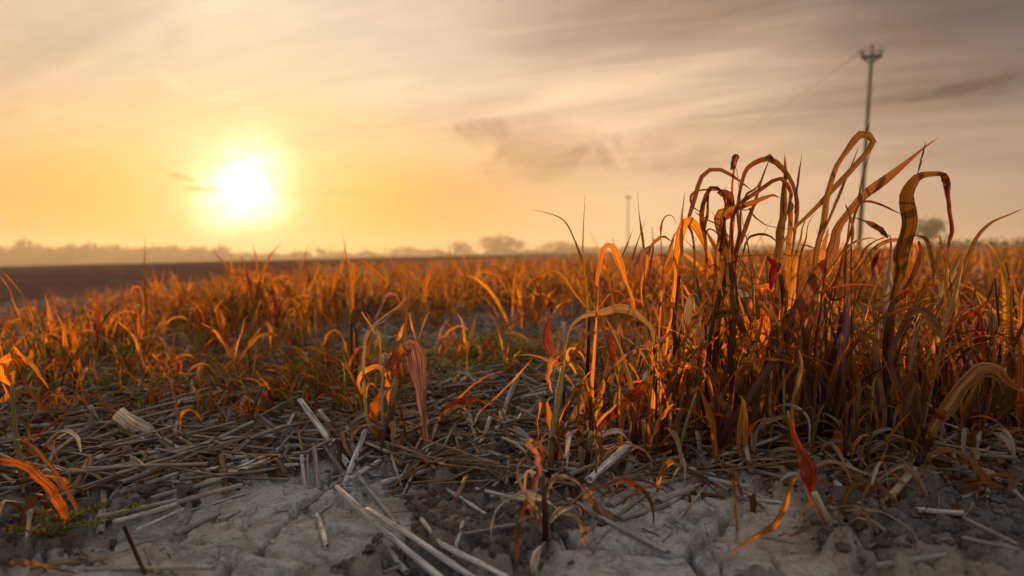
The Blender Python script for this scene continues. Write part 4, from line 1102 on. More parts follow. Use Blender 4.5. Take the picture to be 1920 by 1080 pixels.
# --- right-hand clump --------------------------------------------------------------------------------------------
a = Plant((1228, 850), 'withered plant at the left side of the clump with a folded broad leaf')
a.stem('5', [(150, 1080), (150, 900), (170, 700)], 24, dy=0); a.stem('3', [(610, 640), (640, 430), (640, 260)], 22)
a.leaf('5', [(180, 740), (183, 560), (186, 420), (200, 318)], 20, 'brown', join=1, tip=1.2)
a.leaf('5', [(150, 760), (165, 600), (200, 466), (232, 466), (262, 500), (285, 560), (312, 630), (342, 705)], 52, 'orange', join=1, peak=.5, roll=.6)
a.leaf('5', [(5, 780), (20, 680), (40, 590), (75, 535), (110, 526), (140, 550)], 24, 'orange', join=1)
a.leaf('5', [(95, 620), (92, 500), (104, 445), (130, 430), (152, 446), (162, 480)], 10, 'olive')
a.leaf('5', [(185, 740), (300, 662), (400, 618), (560, 605), (700, 611), (765, 665)], 11, 'brown', base=.8)
a.leaf('5', [(100, 700), (128, 610), (152, 520), (196, 470)], 26, 'orange', join=1)
a.leaf('5', [(0, 470), (18, 560), (16, 700), (20, 860)], 14, 'brown', base=.1, peak=.6); a.leaf('5', [(55, 480), (58, 560), (45, 660), (40, 800)], 12, 'brown', base=.1, peak=.6)
a.leaf('5', [(50, 1000), (40, 860), (58, 815), (95, 830), (100, 920), (88, 1040)], 44, 'mauve', roll=.7)
a.leaf('5', [(210, 1000), (215, 850), (232, 782), (262, 830), (240, 960)], 42, 'tan', roll=.8)
a.fill(7, .14)
b = Plant((1318, 846), 'withered plant under the upright blade with a flared broken tip, left centre of the clump')
b.stem('5', [(330, 1060), (345, 880), (382, 660)], 28); b.stem('5', [(300, 1060), (320, 900), (350, 760)], 24)
b.leaf('5', [(375, 760), (392, 560), (405, 420), (408, 280), (425, 168)], 31, 'orange', join=1, prof=None, base=.8, peak=.3, tip=.22, roll=1.4)
b.leaf('5', [(408, 230), (416, 190), (425, 164)], 40, 'brown', prof=(.5, .7, .98), roll=.9, n=10)
b.leaf('5', [(235, 560), (212, 470), (232, 380), (256, 300), (292, 240), (350, 231), (402, 256), (450, 290), (492, 322)], 30, 'orange', join=1, peak=.4, tip=.8)
b.leaf('5', [(262, 415), (232, 392), (222, 352), (248, 326), (300, 318), (350, 322), (388, 303)], 11, 'brown')
b.leaf('5', [(290, 620), (272, 470), (280, 380), (310, 312), (345, 316), (368, 350), (385, 420)], 36, 'orange', join=1)
b.leaf('5', [(242, 418), (300, 452), (345, 472), (400, 488)], 12, 'brown'); b.leaf('5', [(300, 312), (296, 420), (280, 520), (300, 640)], 22, 'orange')
b.leaf('5', [(310, 715), (360, 742), (430, 772), (512, 782)], 46, 'pale', base=.15, peak=.4, roll=.6)
b.leaf('c', [(180, 740), (215, 680), (300, 640), (370, 665), (430, 760), (500, 900), (540, 1060)], 66, 'brown', roll=.7)
b.leaf('5', [(300, 660), (285, 560), (296, 500), (320, 495), (352, 530), (360, 600)], 14, 'brown')
b.leaf('5', [(385, 690), (440, 560), (470, 480), (500, 400), (545, 250), (572, 180)], 30, 'brown', join=1)
b.leaf('5', [(330, 700), (350, 590), (362, 500), (370, 420)], 48, 'orange', join=1, tip=.5)
b.fill(7, .15)
c = Plant((1392, 852), 'withered plant in the middle of the clump with broad looping leaves crossing over')
c.stem('5', [(400, 1080), (405, 900), (400, 640)], 30); c.stem('c', [(350, 1080), (370, 800), (360, 480)], 40, 'stem_dark')
c.leaf('5', [(385, 640), (360, 520), (343, 435), (372, 408), (440, 392), (520, 368), (580, 343), (622, 356)], 46, 'olive', join=1, base=.7, peak=.45, roll=.7)
c.leaf('5', [(400, 520), (412, 420), (440, 372), (500, 330), (560, 290), (602, 262), (640, 278), (668, 335), (652, 410), (660, 470)], 36, 'orange', join=1, base=.7, peak=.4)
c.leaf('5', [(480, 398), (500, 432), (556, 474), (640, 490), (682, 490)], 8, 'brown', base=.8)
c.leaf('5', [(425, 225), (440, 330), (450, 440), (475, 560), (490, 700), (505, 900), (520, 1060)], 17, 'brown', base=.3, peak=.8, roll=1.6)
c.leaf('5', [(435, 290), (445, 400), (500, 395), (548, 330)], 10, 'brown'); c.leaf('5', [(440, 400), (470, 340), (520, 300), (570, 185)], 15, 'brown', base=.9)
c.leaf('c', [(440, 200), (470, 110), (540, 72), (600, 75), (660, 110), (700, 160)], 17, 'brown', base=.8, tip=.7)
c.leaf('c', [(560, 1060), (590, 800), (600, 620), (560, 480), (640, 480), (670, 620), (660, 820)], 90, 'orange', base=.9, roll=1.0, prof=(.7, .9, 1, .9, .95, .9, .4))
c.leaf('5', [(400, 760), (420, 620), (440, 500), (446, 380)], 32, 'orange', join=1)
c.leaf('5', [(340, 660), (352, 530), (370, 440), (380, 350)], 32, 'olive', join=1, tip=.7)
c.leaf('5', [(345, 325), (385, 350), (390, 420), (345, 440)], 56, 'brown', prof=(.3, .8, 1, .7), roll=.7)
c.fill(8, .15)
d = Plant((1452, 850), 'withered plant right of the clump centre with a high rounded arch and upright broad blade')
d.stem('5', [(640, 1080), (640, 900), (620, 700)], 28); d.stem('3', [(1090, 600), (1100, 420), (1080, 280)], 30)
d.leaf('5', [(440, 560), (432, 400), (448, 290), (472, 225), (520, 194), (572, 184), (622, 220), (662, 272), (686, 340), (690, 420), (680, 520), (660, 650)], 33, 'orange', Y=.60, peak=.55)
d.leaf('5', [(560, 186), (572, 172), (586, 196)], 32, 'brown', prof=(.7, .9, .5), n=8, Y=.6)
d.leaf('5', [(600, 700), (612, 560), (628, 420), (640, 300), (640, 230), (637, 158)], 50, 'orange', join=1, peak=.4, base=.7, roll=.7)
d.leaf('5', [(650, 700), (656, 560), (662, 430), (668, 370)], 34, 'orange', join=1, tip=.6); d.leaf('5', [(560, 800), (600, 700), (620, 600), (636, 480), (640, 300)], 16, 'brown')
d.leaf('5', [(684, 420), (690, 320), (702, 230), (715, 148)], 15, 'brown', join=0, base=.8, tip=1.2)
d.leaf('5', [(660, 700), (700, 560), (716, 480), (760, 400)], 17, 'orange', join=1)
d.leaf('5', [(575, 760), (580, 700), (590, 650), (560, 610)], 38, 'red', roll=.8)
d.leaf('5', [(470, 560), (484, 528), (540, 514), (590, 535), (620, 570)], 14, 'brown')
d.leaf('5', [(690, 560), (740, 566), (800, 590)], 8, 'brown'); d.leaf('5', [(740, 1000), (720, 900), (690, 760), (700, 640)], 34, 'orange', join=1)
d.fill(8, .15)
e = Plant((1500, 842), 'withered plant with a wide hairpin leaf standing highest, in front of the power pole')
e.stem('4', [(330, 500), (372, 350), (440, 160), (458, 60)], 34); e.stem('5', [(620, 1080), (670, 900), (760, 690)], 32)
e.leaf('5', [(770, 640), (800, 480), (822, 350), (852, 252), (905, 160), (955, 88), (988, 74), (1022, 92), (1020, 128), (955, 200), (880, 285), (800, 372), (740, 430), (662, 505), (615, 580), (600, 640)], 40, 'orange', join=1, base=.8, peak=.45, tip=.7, n=44, Y=.58, dy=.03)
e.leaf('5', [(808, 508), (852, 400), (902, 280), (940, 190), (968, 118)], 17, 'brown', Y=.6)
e.leaf('5', [(985, 76), (1000, 52), (1013, 20)], 14, 'brown', base=1, peak=.1, n=10)
e.leaf('5', [(890, 620), (930, 500), (965, 330), (996, 210), (1020, 138)], 18, 'red', join=1, base=.9)
e.leaf('5', [(700, 660), (730, 540), (740, 470), (770, 420)], 15, 'orange', join=1)
e.leaf('c', [(640, 1060), (700, 860), (760, 660), (800, 420), (830, 200)], 60, 'orange', join=0, peak=.6, Y=.6)
e.leaf('5', [(790, 800), (800, 620), (830, 480)], 30, 'orange', join=1)
e.fill(7, .15)
g = Plant((1432, 882), 'withered plant with a long straight diagonal blade rising far to the right')
g.leaf('5', [(590, 1005), (640, 925), (690, 850), (760, 730), (820, 600), (880, 475), (960, 372), (1050, 300), (1150, 220), (1250, 135), (1316, 88)], 66, 'umber', join=1, base=.55, peak=.42, tip=1.0, dy=.03, th=.05, roll=.7, n=34, Y=.53)
g.leaf('5', [(1222, 250), (1240, 180), (1258, 108)], 15, 'brown', Y=.58); g.leaf('5', [(905, 385), (920, 420), (940, 520), (900, 640)], 14, 'brown')
g.stem('3', [(900, 580), (1010, 380), (1130, 200)], 40)
g.leaf('5', [(820, 700), (870, 620), (925, 560), (1000, 532), (1055, 540)], 20, 'orange', base=.8); g.leaf('5', [(1100, 520), (1010, 560), (960, 640), (900, 700)], 15, 'brown')
g.fill(5, .12)
h = Plant((1589, 858), 'withered plant with a purple brown blade on a thin dark red stem')
h.stem('4', [(478, 622), (466, 480), (458, 300), (462, 240)], 21, w2=20)
h.leaf('4', [(458, 270), (462, 180), (470, 80), (482, -20), (500, -120)], 44, 'mauve', base=.6, roll=1.1, peak=.3)
h.leaf('5', [(940, 440), (1000, 462), (1052, 492), (1092, 532)], 34, 'brown', base=.2, peak=.6)
h.leaf('5', [(930, 560), (945, 430), (965, 385), (1002, 370), (1062, 385), (1112, 407), (1164, 434)], 16, 'brown', join=1)
h.leaf('5', [(935, 900), (960, 720), (1012, 600), (1080, 546), (1150, 538), (1212, 560), (1238, 622), (1228, 690), (1160, 756)], 22, 'olive', join=1, base=.9, peak=.7)
h.leaf('5', [(800, 700), (830, 790), (880, 800), (950, 740)], 18, 'brown'); h.leaf('5', [(900, 800), (905, 640), (920, 500), (930, 380)], 26, 'orange', join=1)
h.leaf('c', [(1210, 0), (1160, 240), (1080, 500), (1040, 700), (980, 1000)], 34, 'brown', base=.3, peak=.7)
h.leaf('c', [(1311, 250), (1220, 450), (1180, 620), (1150, 800)], 44, 'orange'); h.leaf('c', [(1000, 610), (1080, 720), (1130, 650)], 16, 'brown')
h.fill(6, .13)
i_ = Plant((1668, 862), 'withered plant whose leaf arches over to a hanging curled tip with a hole')
i_.stem('5', [(1080, 1060), (1095, 900), (1120, 760)], 32, w2=24); i_.stem('4', [(600, 640), (640, 480), (640, 330)], 22, 'stem_olive')
i_.leaf('5', [(1115, 800), (1135, 680), (1160, 560), (1180, 460), (1174, 380), (1192, 290), (1230, 254), (1300, 248), (1345, 262), (1366, 300)], 74, 'orange', join=1, base=.8, n=34, prof=None, peak=.2, tip=.62, dy=.01, roll=.6)
i_.leaf('5', [(1335, 252), (1350, 290), (1356, 345), (1364, 420), (1372, 500), (1358, 560), (1354, 625)], 46, 'red', prof=(.7, 1, .6, .42, .45, .4, .2, .1), roll=.9, dy=-.01)
i_.leaf('5', [(1325, 275), (1338, 290), (1346, 300)], 16, 'stem_dark', prof=(.3, 1, .3), n=8, name='dark_hole_mark', dy=-.012)
i_.leaf('5', [(1075, 920), (1085, 760), (1100, 620), (1102, 515)], 44, 'tan', join=1, peak=.5)
i_.leaf('5', [(1190, 520), (1232, 524), (1264, 545), (1282, 610), (1290, 690), (1291, 745)], 24, 'brown')
i_.leaf('5', [(1160, 760), (1210, 690), (1240, 600), (1225, 545)], 42, 'brown', prof=(.2, .9, .8, .2)); i_.leaf('d', [(460, 560), (540, 500), (585, 510), (560, 560)], 40, 'red')
i_.leaf('5', [(1315, 520), (1335, 620), (1350, 700), (1340, 800), (1330, 900)], 24, 'orange', base=.2); i_.leaf('5', [(1025, 700), (1030, 640), (1060, 580)], 26, 'red')
i_.fill(7, .13)
j = Plant((1722, 876), 'withered plant with several short drooping tan leaves at the right of the clump')
j.leaf('4', [(600, 640), (602, 400), (584, 220), (602, 112), (640, 128), (652, 215)], 38, 'tan', join=1, Y=.53); j.leaf('4', [(640, 250), (690, 110), (756, 48), (820, 100), (850, 180), (866, 240)], 30, 'brown', join=1)
j.leaf('d', [(800, 830), (820, 740), (840, 640), (900, 480), (950, 200)], 60, 'olive', join=1, peak=.3, base=.6)
j.leaf('d', [(560, 1060), (590, 840), (640, 720), (690, 700), (700, 760)], 60, 'tan', roll=.8); j.leaf('d', [(420, 980), (450, 880), (520, 740), (560, 650), (640, 608), (720, 660), (780, 780), (820, 950)], 60, 'brown', join=1, peak=.5)
j.leaf('d', [(160, 640), (180, 760), (240, 880), (300, 980)], 56, 'tan', base=.2); j.leaf('d', [(760, 560), (700, 660), (730, 860), (760, 1040)], 60, 'orange')
j.stem('4', [(720, 640), (700, 470), (740, 330)], 26); j.stem('4', [(590, 640), (586, 500), (575, 380)], 26)
j.fill(7, .11)
k_ = Plant((1796, 836), 'withered plant sending one long thin leaf in an arc to the right edge')
k_.leaf('5', [(1290, 960), (1335, 810), (1400, 700), (1442, 615), (1480, 530), (1540, 466), (1620, 430), (1694, 398)], 22, 'umber', join=1, base=.8, peak=.5)
k_.leaf('5', [(1415, 595), (1385, 660), (1330, 760), (1270, 880)], 32, 'tan', base=.3); k_.leaf('5', [(1320, 520), (1332, 600), (1350, 660)], 18, 'tan')
k_.leaf('d', [(1100, 1040), (1180, 900), (1240, 760), (1310, 650)], 36, 'orange', Y=.66); k_.fill(6, .11)
l_ = Plant((1836, 826), 'plant with a bulging bright red leaf under a bent tip near the right edge')
l_.stem('4', [(985, 545), (1000, 420), (1002, 300)], 28)
l_.leaf('4', [(1003, 330), (996, 270), (982, 200), (982, 130), (1000, 70), (985, 50)], 44, 'red', prof=(.3, .5, .85, 1, .8, .25), roll=1.1, th=0.05)
l_.leaf('4', [(985, 52), (940, 66), (880, 120), (830, 200)], 20, 'red', base=.9); l_.leaf('4', [(1000, 350), (1040, 250), (1070, 150), (1110, 90)], 24, 'orange')
l_.leaf('4', [(1005, 300), (1010, 380), (1000, 440)], 16, 'orange'); l_.fill(4, .08)
m_ = Plant((1636, 950), 'leaning pinkish stalk with a long red and orange blade in the right foreground')
m_.stem('4', [(470, 930), (580, 838), (680, 728), (745, 640)], 40, 'stem_beige', w2=28, nodes=(.3, .62)); m_.stem('4', [(745, 645), (780, 590), (812, 530)], 27, 'stem_dark', ground=False, w2=26)
m_.leaf('4', [(795, 545), (830, 470), (880, 400), (935, 325), (992, 270), (1050, 272), (1110, 322), (1175, 372)], 62, 'umber', base=.75, peak=.18, tip=.55, th=.1, roll=.8, dy=.02)
m_.leaf('4', [(795, 540), (825, 480), (850, 430)], 56, 'red', prof=(.5, .85, .3), th=0, dy=-.005); m_.leaf('4', [(790, 610), (840, 590), (890, 585)], 34, 'orange')
m_.leaf('4', [(640, 760), (770, 832), (850, 900), (905, 1010)], 28, 'brown', base=.8); m_.leaf('4', [(650, 770), (740, 720), (700, 820), (680, 900)], 34, 'red', prof=(.1, .3, .8, .3), th=0)
m_.leaf('4', [(860, 580), (940, 620), (1040, 740), (1090, 830), (1106, 905)], 42, 'brown', base=.5); m_.leaf('4', [(840, 790), (900, 820), (980, 860)], 20, 'orange')
m_.leaf('4', [(620, 800), (560, 900), (620, 880)], 20, 'tan'); m_.fill(0, .05, basal=5)
n_ = Plant((1572, 1013), 'short plant with a swollen crimson leaf bud in the right foreground')
n_.stem('4', [(440, 945), (385, 835), (345, 755)], 30, 'stem_beige', w2=26, nodes=(.5,))
n_.leaf('4', [(342, 768), (325, 700), (305, 640), (280, 580), (264, 520), (258, 460)], 78, 'red', prof=(.45, .95, 1, .85, .6, .3, .22), roll=1.3, th=0, dy=0)
n_.leaf('4', [(258, 480), (262, 400), (285, 320), (296, 250), (286, 200)], 19, 'umber', prof=(.7, .6, .9, 1, .7, .2))
n_.leaf('4', [(275, 690), (250, 740), (228, 810), (180, 890), (90, 945), (15, 996)], 34, 'orange', base=.5, dy=-.03, th=0)
n_.leaf('4', [(350, 790), (300, 820), (285, 900)], 22, 'tan'); n_.leaf('4', [(430, 940), (340, 800), (300, 700)], 24, 'tan'); n_.fill(0, .05, basal=6)
# --- three shoots left of the clump ------------------------------------------------------------------------------
q = Plant((1023, 1022), 'small sprout with a nearly black stem and orange bent tip in the centre foreground')
q.stem('3', [(216, 962), (210, 800), (200, 690)], 26, w2=18)
q.leaf('3', [(200, 720), (188, 660), (178, 600), (150, 562), (165, 545)], 48, 'mauve', base=.35, peak=.6, tip=.35, th=0, dy=-.01, roll=.9); q.leaf('3', [(196, 650), (200, 600), (190, 550)], 30, 'red', th=0)
q.leaf('3', [(218, 780), (232, 720), (262, 694), (322, 704), (360, 742)], 26, 'tan', base=.8); q.leaf('3', [(186, 660), (150, 760), (120, 840), (80, 980), (58, 1075)], 22, 'brown', th=.2)
q.leaf('3', [(205, 850), (150, 780), (108, 700), (112, 640), (150, 610)], 18, 'tan'); q.leaf('3', [(200, 900), (180, 840), (150, 800), (190, 760)], 20, 'tan'); q.fill(0, .05, basal=9)
q2 = Plant((1035, 893), 'tall pale stalk with a large arching leaf, left of the clump')
q2.stem('3', [(238, 690), (236, 580), (262, 400), (284, 262)], 27, 'stem_olive', w2=22, nodes=(.55, .8))
q2.leaf('3', [(284, 270), (290, 180), (310, 110), (360, 70), (430, 50), (500, 42), (570, 60), (620, 108), (640, 180)], 36, 'brown', base=.5, peak=.7, tip=.8, n=32)
q2.leaf('3', [(262, 620), (262, 480), (300, 400), (340, 340), (380, 290), (420, 265)], 26, 'orange', base=.9); q2.stem('3', [(262, 640), (255, 560), (265, 480)], 26, 'stem_dark')
q2.leaf('3', [(282, 205), (242, 236), (222, 290), (230, 345), (242, 368)], 32, 'orange'); q2.leaf('7', [(1540, 700), (1460, 800), (1400, 900), (1360, 940)], 26, 'brown')
q2.leaf('3', [(480, 955), (395, 790), (370, 730)], 52, 'tan', base=.8, Y=.40); q2.leaf('3', [(360, 740), (430, 830), (520, 920), (585, 1045)], 46, 'tan', Y=.41, peak=.3)
q2.fill(2, .09, basal=4)
q3 = Plant((1096, 905), 'green stemmed shoots with a thin spike standing tall, left of the clump')
q3.stem('3', [(350, 720), (350, 600), (356, 500)], 22, 'stem_olive'); q3.stem('3', [(375, 705), (382, 620), (392, 520)], 27, 'stem_olive'); q3.stem('3', [(385, 560), (392, 450), (385, 380)], 26)
q3.leaf('3', [(350, 600), (348, 480), (372, 440), (362, 372)], 34, 'olive', th=0); q3.leaf('3', [(300, 480), (340, 440), (380, 385)], 34, 'mauve', tip=.4, peak=.7)
q3.leaf('3', [(395, 560), (394, 420), (396, 300), (410, 120), (420, -40)], 20, 'orange', base=.8)
q3.leaf('3', [(385, 520), (410, 440), (432, 370), (440, 310)], 44, 'orange', th=.1); q3.leaf('3', [(400, 540), (420, 480), (500, 400), (520, 380)], 18, 'orange')
q3.leaf('7', [(1498, 960), (1504, 700), (1497, 480), (1484, 330), (1480, 180), (1487, 40), (1488, -60)], 24, 'olive', Y=.58, base=.8, peak=.3, tip=1.4); q3.stem('7', [(1500, 980), (1510, 800), (1512, 640)], 30, ground=False, Y=.58)
q3.leaf('7', [(1600, 760), (1582, 545), (1520, 430), (1465, 300), (1430, 200), (1388, 120), (1330, 75), (1240, 50), (1170, 36)], 21, 'brown', Y=.60, base=.9, peak=.25)
q3.leaf('7', [(1555, 480), (1570, 360), (1596, 262), (1625, 240), (1650, 262), (1684, 335), (1722, 430), (1760, 555), (1772, 660)], 44, 'orange', Y=.6, peak=.5, tip=.8)
q3.fill(3, .10, basal=5)
q4 = Plant((1118, 872), 'plant with an elongated red leaf pouch and thin bent spike, left of the clump', Y=.60)
q4.leaf('7', [(1142, 310), (1172, 380), (1202, 440), (1258, 555), (1288, 640), (1302, 700)], 16, 'brown', base=.1, peak=.7)
q4.leaf('7', [(1292, 650), (1272, 730), (1285, 810), (1322, 870), (1350, 940)], 62, 'red', prof=(.12, .75, 1, .8, .4, .2), th=0, roll=.9, dy=0)
q4.leaf('7', [(1160, 478), (1180, 440), (1222, 415), (1292, 388), (1350, 406), (1402, 470), (1472, 560), (1545, 645)], 25, 'orange', base=.5); q4.leaf('7', [(1158, 468), (1165, 490), (1212, 525), (1262, 562)], 12, 'brown')
q4.leaf('7', [(1300, 640), (1340, 580), (1390, 550), (1430, 550)], 20, 'orange'); q4.leaf('7', [(1620, 720), (1640, 820), (1680, 920), (1690, 980)], 58, 'red', roll=1.0, th=.1)
q4.leaf('7', [(1440, 960), (1390, 860), (1420, 820), (1470, 850), (1490, 900)], 24, 'orange'); q4.stem('7', [(1400, 1400), (1370, 1200), (1372, 1000)], 26, 'stem_dark'); q4.fill(5, .10)
q5 = Plant((1172, 862), 'plant with a dark crimson pointed leaf and mauve level blade at the clump left edge')
q5.leaf('3', [(400, 540), (440, 482), (500, 430), (560, 375), (600, 330), (640, 290)], 58, 'red', th=0, base=.25, peak=.45, dy=-.03, Y=.52); q5.leaf('3', [(480, 260), (520, 225), (600, 188), (660, 160), (725, 116)], 30, 'mauve', th=.1, Y=.5)
q5.leaf('3', [(455, 790), (470, 720), (520, 650), (580, 600), (640, 572), (740, 552), (905, 524)], 24, 'orange', Y=.5); q5.leaf('3', [(480, 700), (505, 676), (530, 630)], 46, 'red', th=0, Y=.5)
q5.leaf('3', [(535, 462), (620, 470), (700, 500), (755, 532)], 25, 'orange', base=.1); q5.leaf('3', [(640, 300), (720, 262), (800, 270), (850, 320), (872, 420), (880, 520)], 44, 'orange', th=.2)
q5.leaf('7', [(1785, -60), (1795, 60), (1812, 180), (1826, 330), (1822, 480)], 17, 'brown', base=.1, peak=.6); q5.leaf('7', [(1840, 75), (1800, 180), (1764, 290), (1732, 430)], 14, 'brown', base=.1, peak=.7)
q5.leaf('7', [(1864, 130), (1872, 280), (1850, 400), (1836, 480)], 13, 'brown', base=.1, peak=.7); q5.leaf('7', [(1766, 138), (1722, 250), (1690, 320)], 10, 'brown', base=.1, peak=.7)
q5.leaf('7', [(1740, 420), (1790, 320), (1850, 260), (1925, 190)], 60, 'mauve', base=.3); q5.leaf('7', [(1860, 640), (1840, 570), (1870, 560), (1910, 590)], 38, 'mauve')
q5.leaf('7', [(1560, 600), (1640, 500), (1700, 520), (1760, 600)], 24, 'orange')
q5.stem('3', [(540, 640), (560, 500), (545, 420)], 24); q5.stem('3', [(600, 640), (580, 520), (590, 420)], 22, 'stem_dark'); q5.fill(8, .13)
# --- the folded leaf and its neighbours --------------------------------------------------------------------------
H_ = Plant((728, 850), 'plant with a wide purple leaf folded over and hanging to the soil, centre foreground')
H_.stem('2', [(348, 602), (355, 470), (362, 430)], 28, w2=26); H_.stem('2', [(360, 440), (368, 380), (386, 300)], 27, 'stem_olive', ground=False, w2=22)
H_.leaf('2', [(386, 315), (378, 260), (388, 215), (408, 184)], 44, 'red', prof=(.5, 1, 1, .75), th=.1, dy=.0, roll=1.0)
H_.leaf('2', [(404, 186), (440, 180), (452, 200), (466, 300), (480, 410), (494, 520), (502, 640), (506, 760), (508, 862)], 70, 'mauve', prof=(.4, .8, 1, .85, .7, .55, .42, .34, .28, .22, .08), th=.08, dy=-.02, roll=.55, n=34)
H_.leaf('2', [(360, 338), (330, 352), (302, 410), (290, 470), (302, 540), (312, 592)], 52, 'orange', th=0, base=.5, peak=.35, roll=.8)
H_.leaf('2', [(345, 340), (322, 345), (352, 352)], 34, 'pale', prof=(.4, 1, .5), n=8)
H_.stem('2', [(330, 575), (325, 430), (330, 220)], 13, 'stem_beige', w2=10); H_.leaf('2', [(330, 260), (326, 220), (345, 215), (372, 262)], 18, 'tan')
H_.stem('2', [(290, 570), (278, 500), (258, 395)], 20, 'stem_olive', w2=15)
H_.leaf('2', [(258, 400), (252, 300), (256, 200), (266, 148), (300, 105), (340, 80), (415, 5)], 14, 'tan', base=.9); H_.leaf('2', [(245, 52), (290, 120), (318, 165), (316, 260), (325, 330)], 9, 'brown', base=.6)
H_.leaf('2', [(250, 370), (232, 330), (250, 290), (300, 265), (335, 290), (352, 350), (348, 415)], 24, 'orange'); H_.leaf('2', [(262, 390), (266, 345), (285, 332), (304, 350)], 16, 'orange')
H_.leaf('2', [(350, 280), (345, 330), (355, 400), (348, 420)], 30, 'orange'); H_.leaf('2', [(322, 300), (360, 230), (385, 170), (402, 118)], 10, 'red')
H_.leaf('2', [(372, 495), (430, 483), (468, 520), (462, 570), (430, 620), (402, 690)], 15, 'tan'); H_.leaf('2', [(425, 538), (428, 590), (455, 580), (440, 650), (405, 705)], 38, 'tan', roll=.8)
H_.leaf('2', [(330, 640), (358, 670), (384, 718)], 30, 'orange', base=.4, th=0); H_.leaf('2', [(380, 390), (400, 440), (410, 500), (430, 600)], 14, 'brown')
H_.leaf('2', [(350, 600), (300, 560), (270, 500)], 18, 'orange'); H_.fill(0, .05, basal=9, )
H2 = Plant((800, 828), 'plant of thin orange leaves arching right beside the folded purple leaf', Y=.60)
H2.leaf('2', [(508, 505), (545, 465), (600, 408), (660, 352), (720, 308), (792, 280)], 15, 'orange', dy=.05); H2.leaf('2', [(510, 522), (560, 480), (620, 430), (690, 398), (770, 408), (825, 450), (846, 510), (852, 572)], 14, 'brown')
H2.leaf('2', [(532, 458), (580, 418), (640, 396), (700, 396), (745, 412)], 24, 'red', base=.3); H2.leaf('2', [(690, 450), (770, 380), (850, 300), (914, 230)], 14, 'orange', base=.4)
H2.leaf('2', [(700, 420), (790, 470), (860, 540)], 9, 'brown'); H2.leaf('2', [(610, 690), (650, 660), (700, 720), (780, 790)], 9, 'tan')
H2.leaf('2', [(600, 560), (660, 590), (690, 500), (640, 470)], 8, 'tan'); H2.fill(0, .05, basal=5)
C_ = Plant((880, 685), 'orange blade rising diagonally right behind the folded leaf', Y=.95)
C_.leaf('7', [(830, 925), (900, 840), (990, 750), (1090, 668), (1200, 602)], 19, 'brown', base=.7); C_.leaf('7', [(1040, 735), (1100, 730), (1150, 760), (1172, 800)], 20, 'orange')
C_.leaf('7', [(1180, 850), (1130, 890), (1100, 930), (1170, 880), (1260, 850)], 18, 'orange'); C_.leaf('7', [(880, 940), (960, 920), (1010, 930)], 14, 'orange'); C_.fill(5, .07)
B_ = Plant((657, 742), 'tall spiked plant with a bent orange leaf left of the folded purple one', Y=.80)
B_.stem('7', [(175, 1060), (178, 800), (175, 620)], 18, w2=16); B_.stem('7', [(215, 1040), (210, 860), (190, 640)], 16)
B_.leaf('7', [(175, 680), (172, 540), (160, 400), (140, 260), (120, 128)], 17, 'olive', base=.8, peak=.2, tip=1.3, th=0); B_.leaf('7', [(183, 600), (188, 440), (208, 352), (232, 332), (262, 346), (322, 392), (402, 472)], 36, 'orange', peak=.45, th=.1)
B_.leaf('7', [(150, 460), (110, 405), (78, 362)], 22, 'orange', base=.3); B_.leaf('7', [(170, 600), (150, 520), (145, 440)], 14, 'brown'); B_.leaf('7', [(20, 800), (40, 740), (90, 720), (130, 760)], 20, 'orange'); B_.fill(9, .10)
B2 = Plant((760, 745), 'thin spiked stalk with a crooked side branch behind the folded leaf', Y=.79)
B2.leaf('7', [(478, 1060), (480, 790), (488, 600), (497, 440), (500, 298)], 19, 'brown', base=.8, peak=.3, tip=1.3, th=0)
B2.leaf('7', [(248, 1000), (250, 800), (272, 718), (350, 650), (440, 580), (505, 508)], 13, 'tan', base=.9); B2.leaf('7', [(235, 600), (282, 700), (335, 775), (342, 960)], 9, 'brown', base=.4)
B2.leaf('7', [(500, 620), (520, 700), (545, 800)], 20, 'orange'); B2.leaf('7', [(350, 560), (370, 520), (420, 515), (450, 560)], 20, 'mauve'); B2.leaf('7', [(345, 965), (400, 870), (440, 770), (468, 700)], 11, 'red')
B2.leaf('7', [(470, 680), (440, 760), (420, 740)], 30, 'orange'); B2.fill(6, .08)
S1 = Plant((272, 680), 'plant with one tall dark spike reaching the tree line', Y=1.02)
S1.leaf('p', [(270, 690), (273, 640), (273, 560), (271, 500), (273, 440)], 7.5, 'brown', base=.8, peak=.3, tip=1.4, th=0); S1.leaf('p', [(262, 640), (258, 580), (246, 545), (262, 540), (272, 580)], 9, 'orange'); S1.fill(9, .11)
# --- left foreground ---------------------------------------------------------------------------------------------
A1 = Plant((30, 985), 'plant at the left edge with a glossy orange leaf curving down to the soil', Y=.40)
A1.leaf('1', [(-60, 640), (10, 632), (80, 642), (150, 690), (215, 770), (250, 840), (262, 915)], 50, 'orange', th=.05, base=.6, peak=.55, tip=.7, dy=0, roll=.6)
A1.leaf('1', [(172, 688), (235, 700), (300, 745), (370, 795), (440, 828)], 34, 'orange', th=.05, base=.2, peak=.45, Y=.44, dy=.02)
A1.leaf('1', [(75, 540), (120, 570), (170, 620), (240, 710), (290, 800), (318, 930)], 22, 'brown', dy=0)
A1.leaf('1', [(-30, 872), (100, 856), (205, 818)], 34, 'red', th=.1); A1.leaf('1', [(0, 545), (90, 550), (160, 545)], 10, 'tan')
A1.stem('1', [(90, 760), (62, 560), (44, 340)], 17, 'stem_olive', ground=False, Y=.46); A1.fill(0, .05, basal=6)
A2 = Plant((40, 900), 'dried stalk at the left edge topped by a glowing crumpled orange leaf', Y=.46)
A2.stem('1', [(95, 760), (64, 540), (46, 330)], 16, 'stem_olive', w2=12)
A2.leaf('1', [(44, 340), (20, 310), (16, 268), (45, 240), (82, 262), (62, 205), (50, 188)], 60, 'orange', prof=(.3, .7, 1, .95, .8, .5, .2), th=0, dy=0, roll=.6)
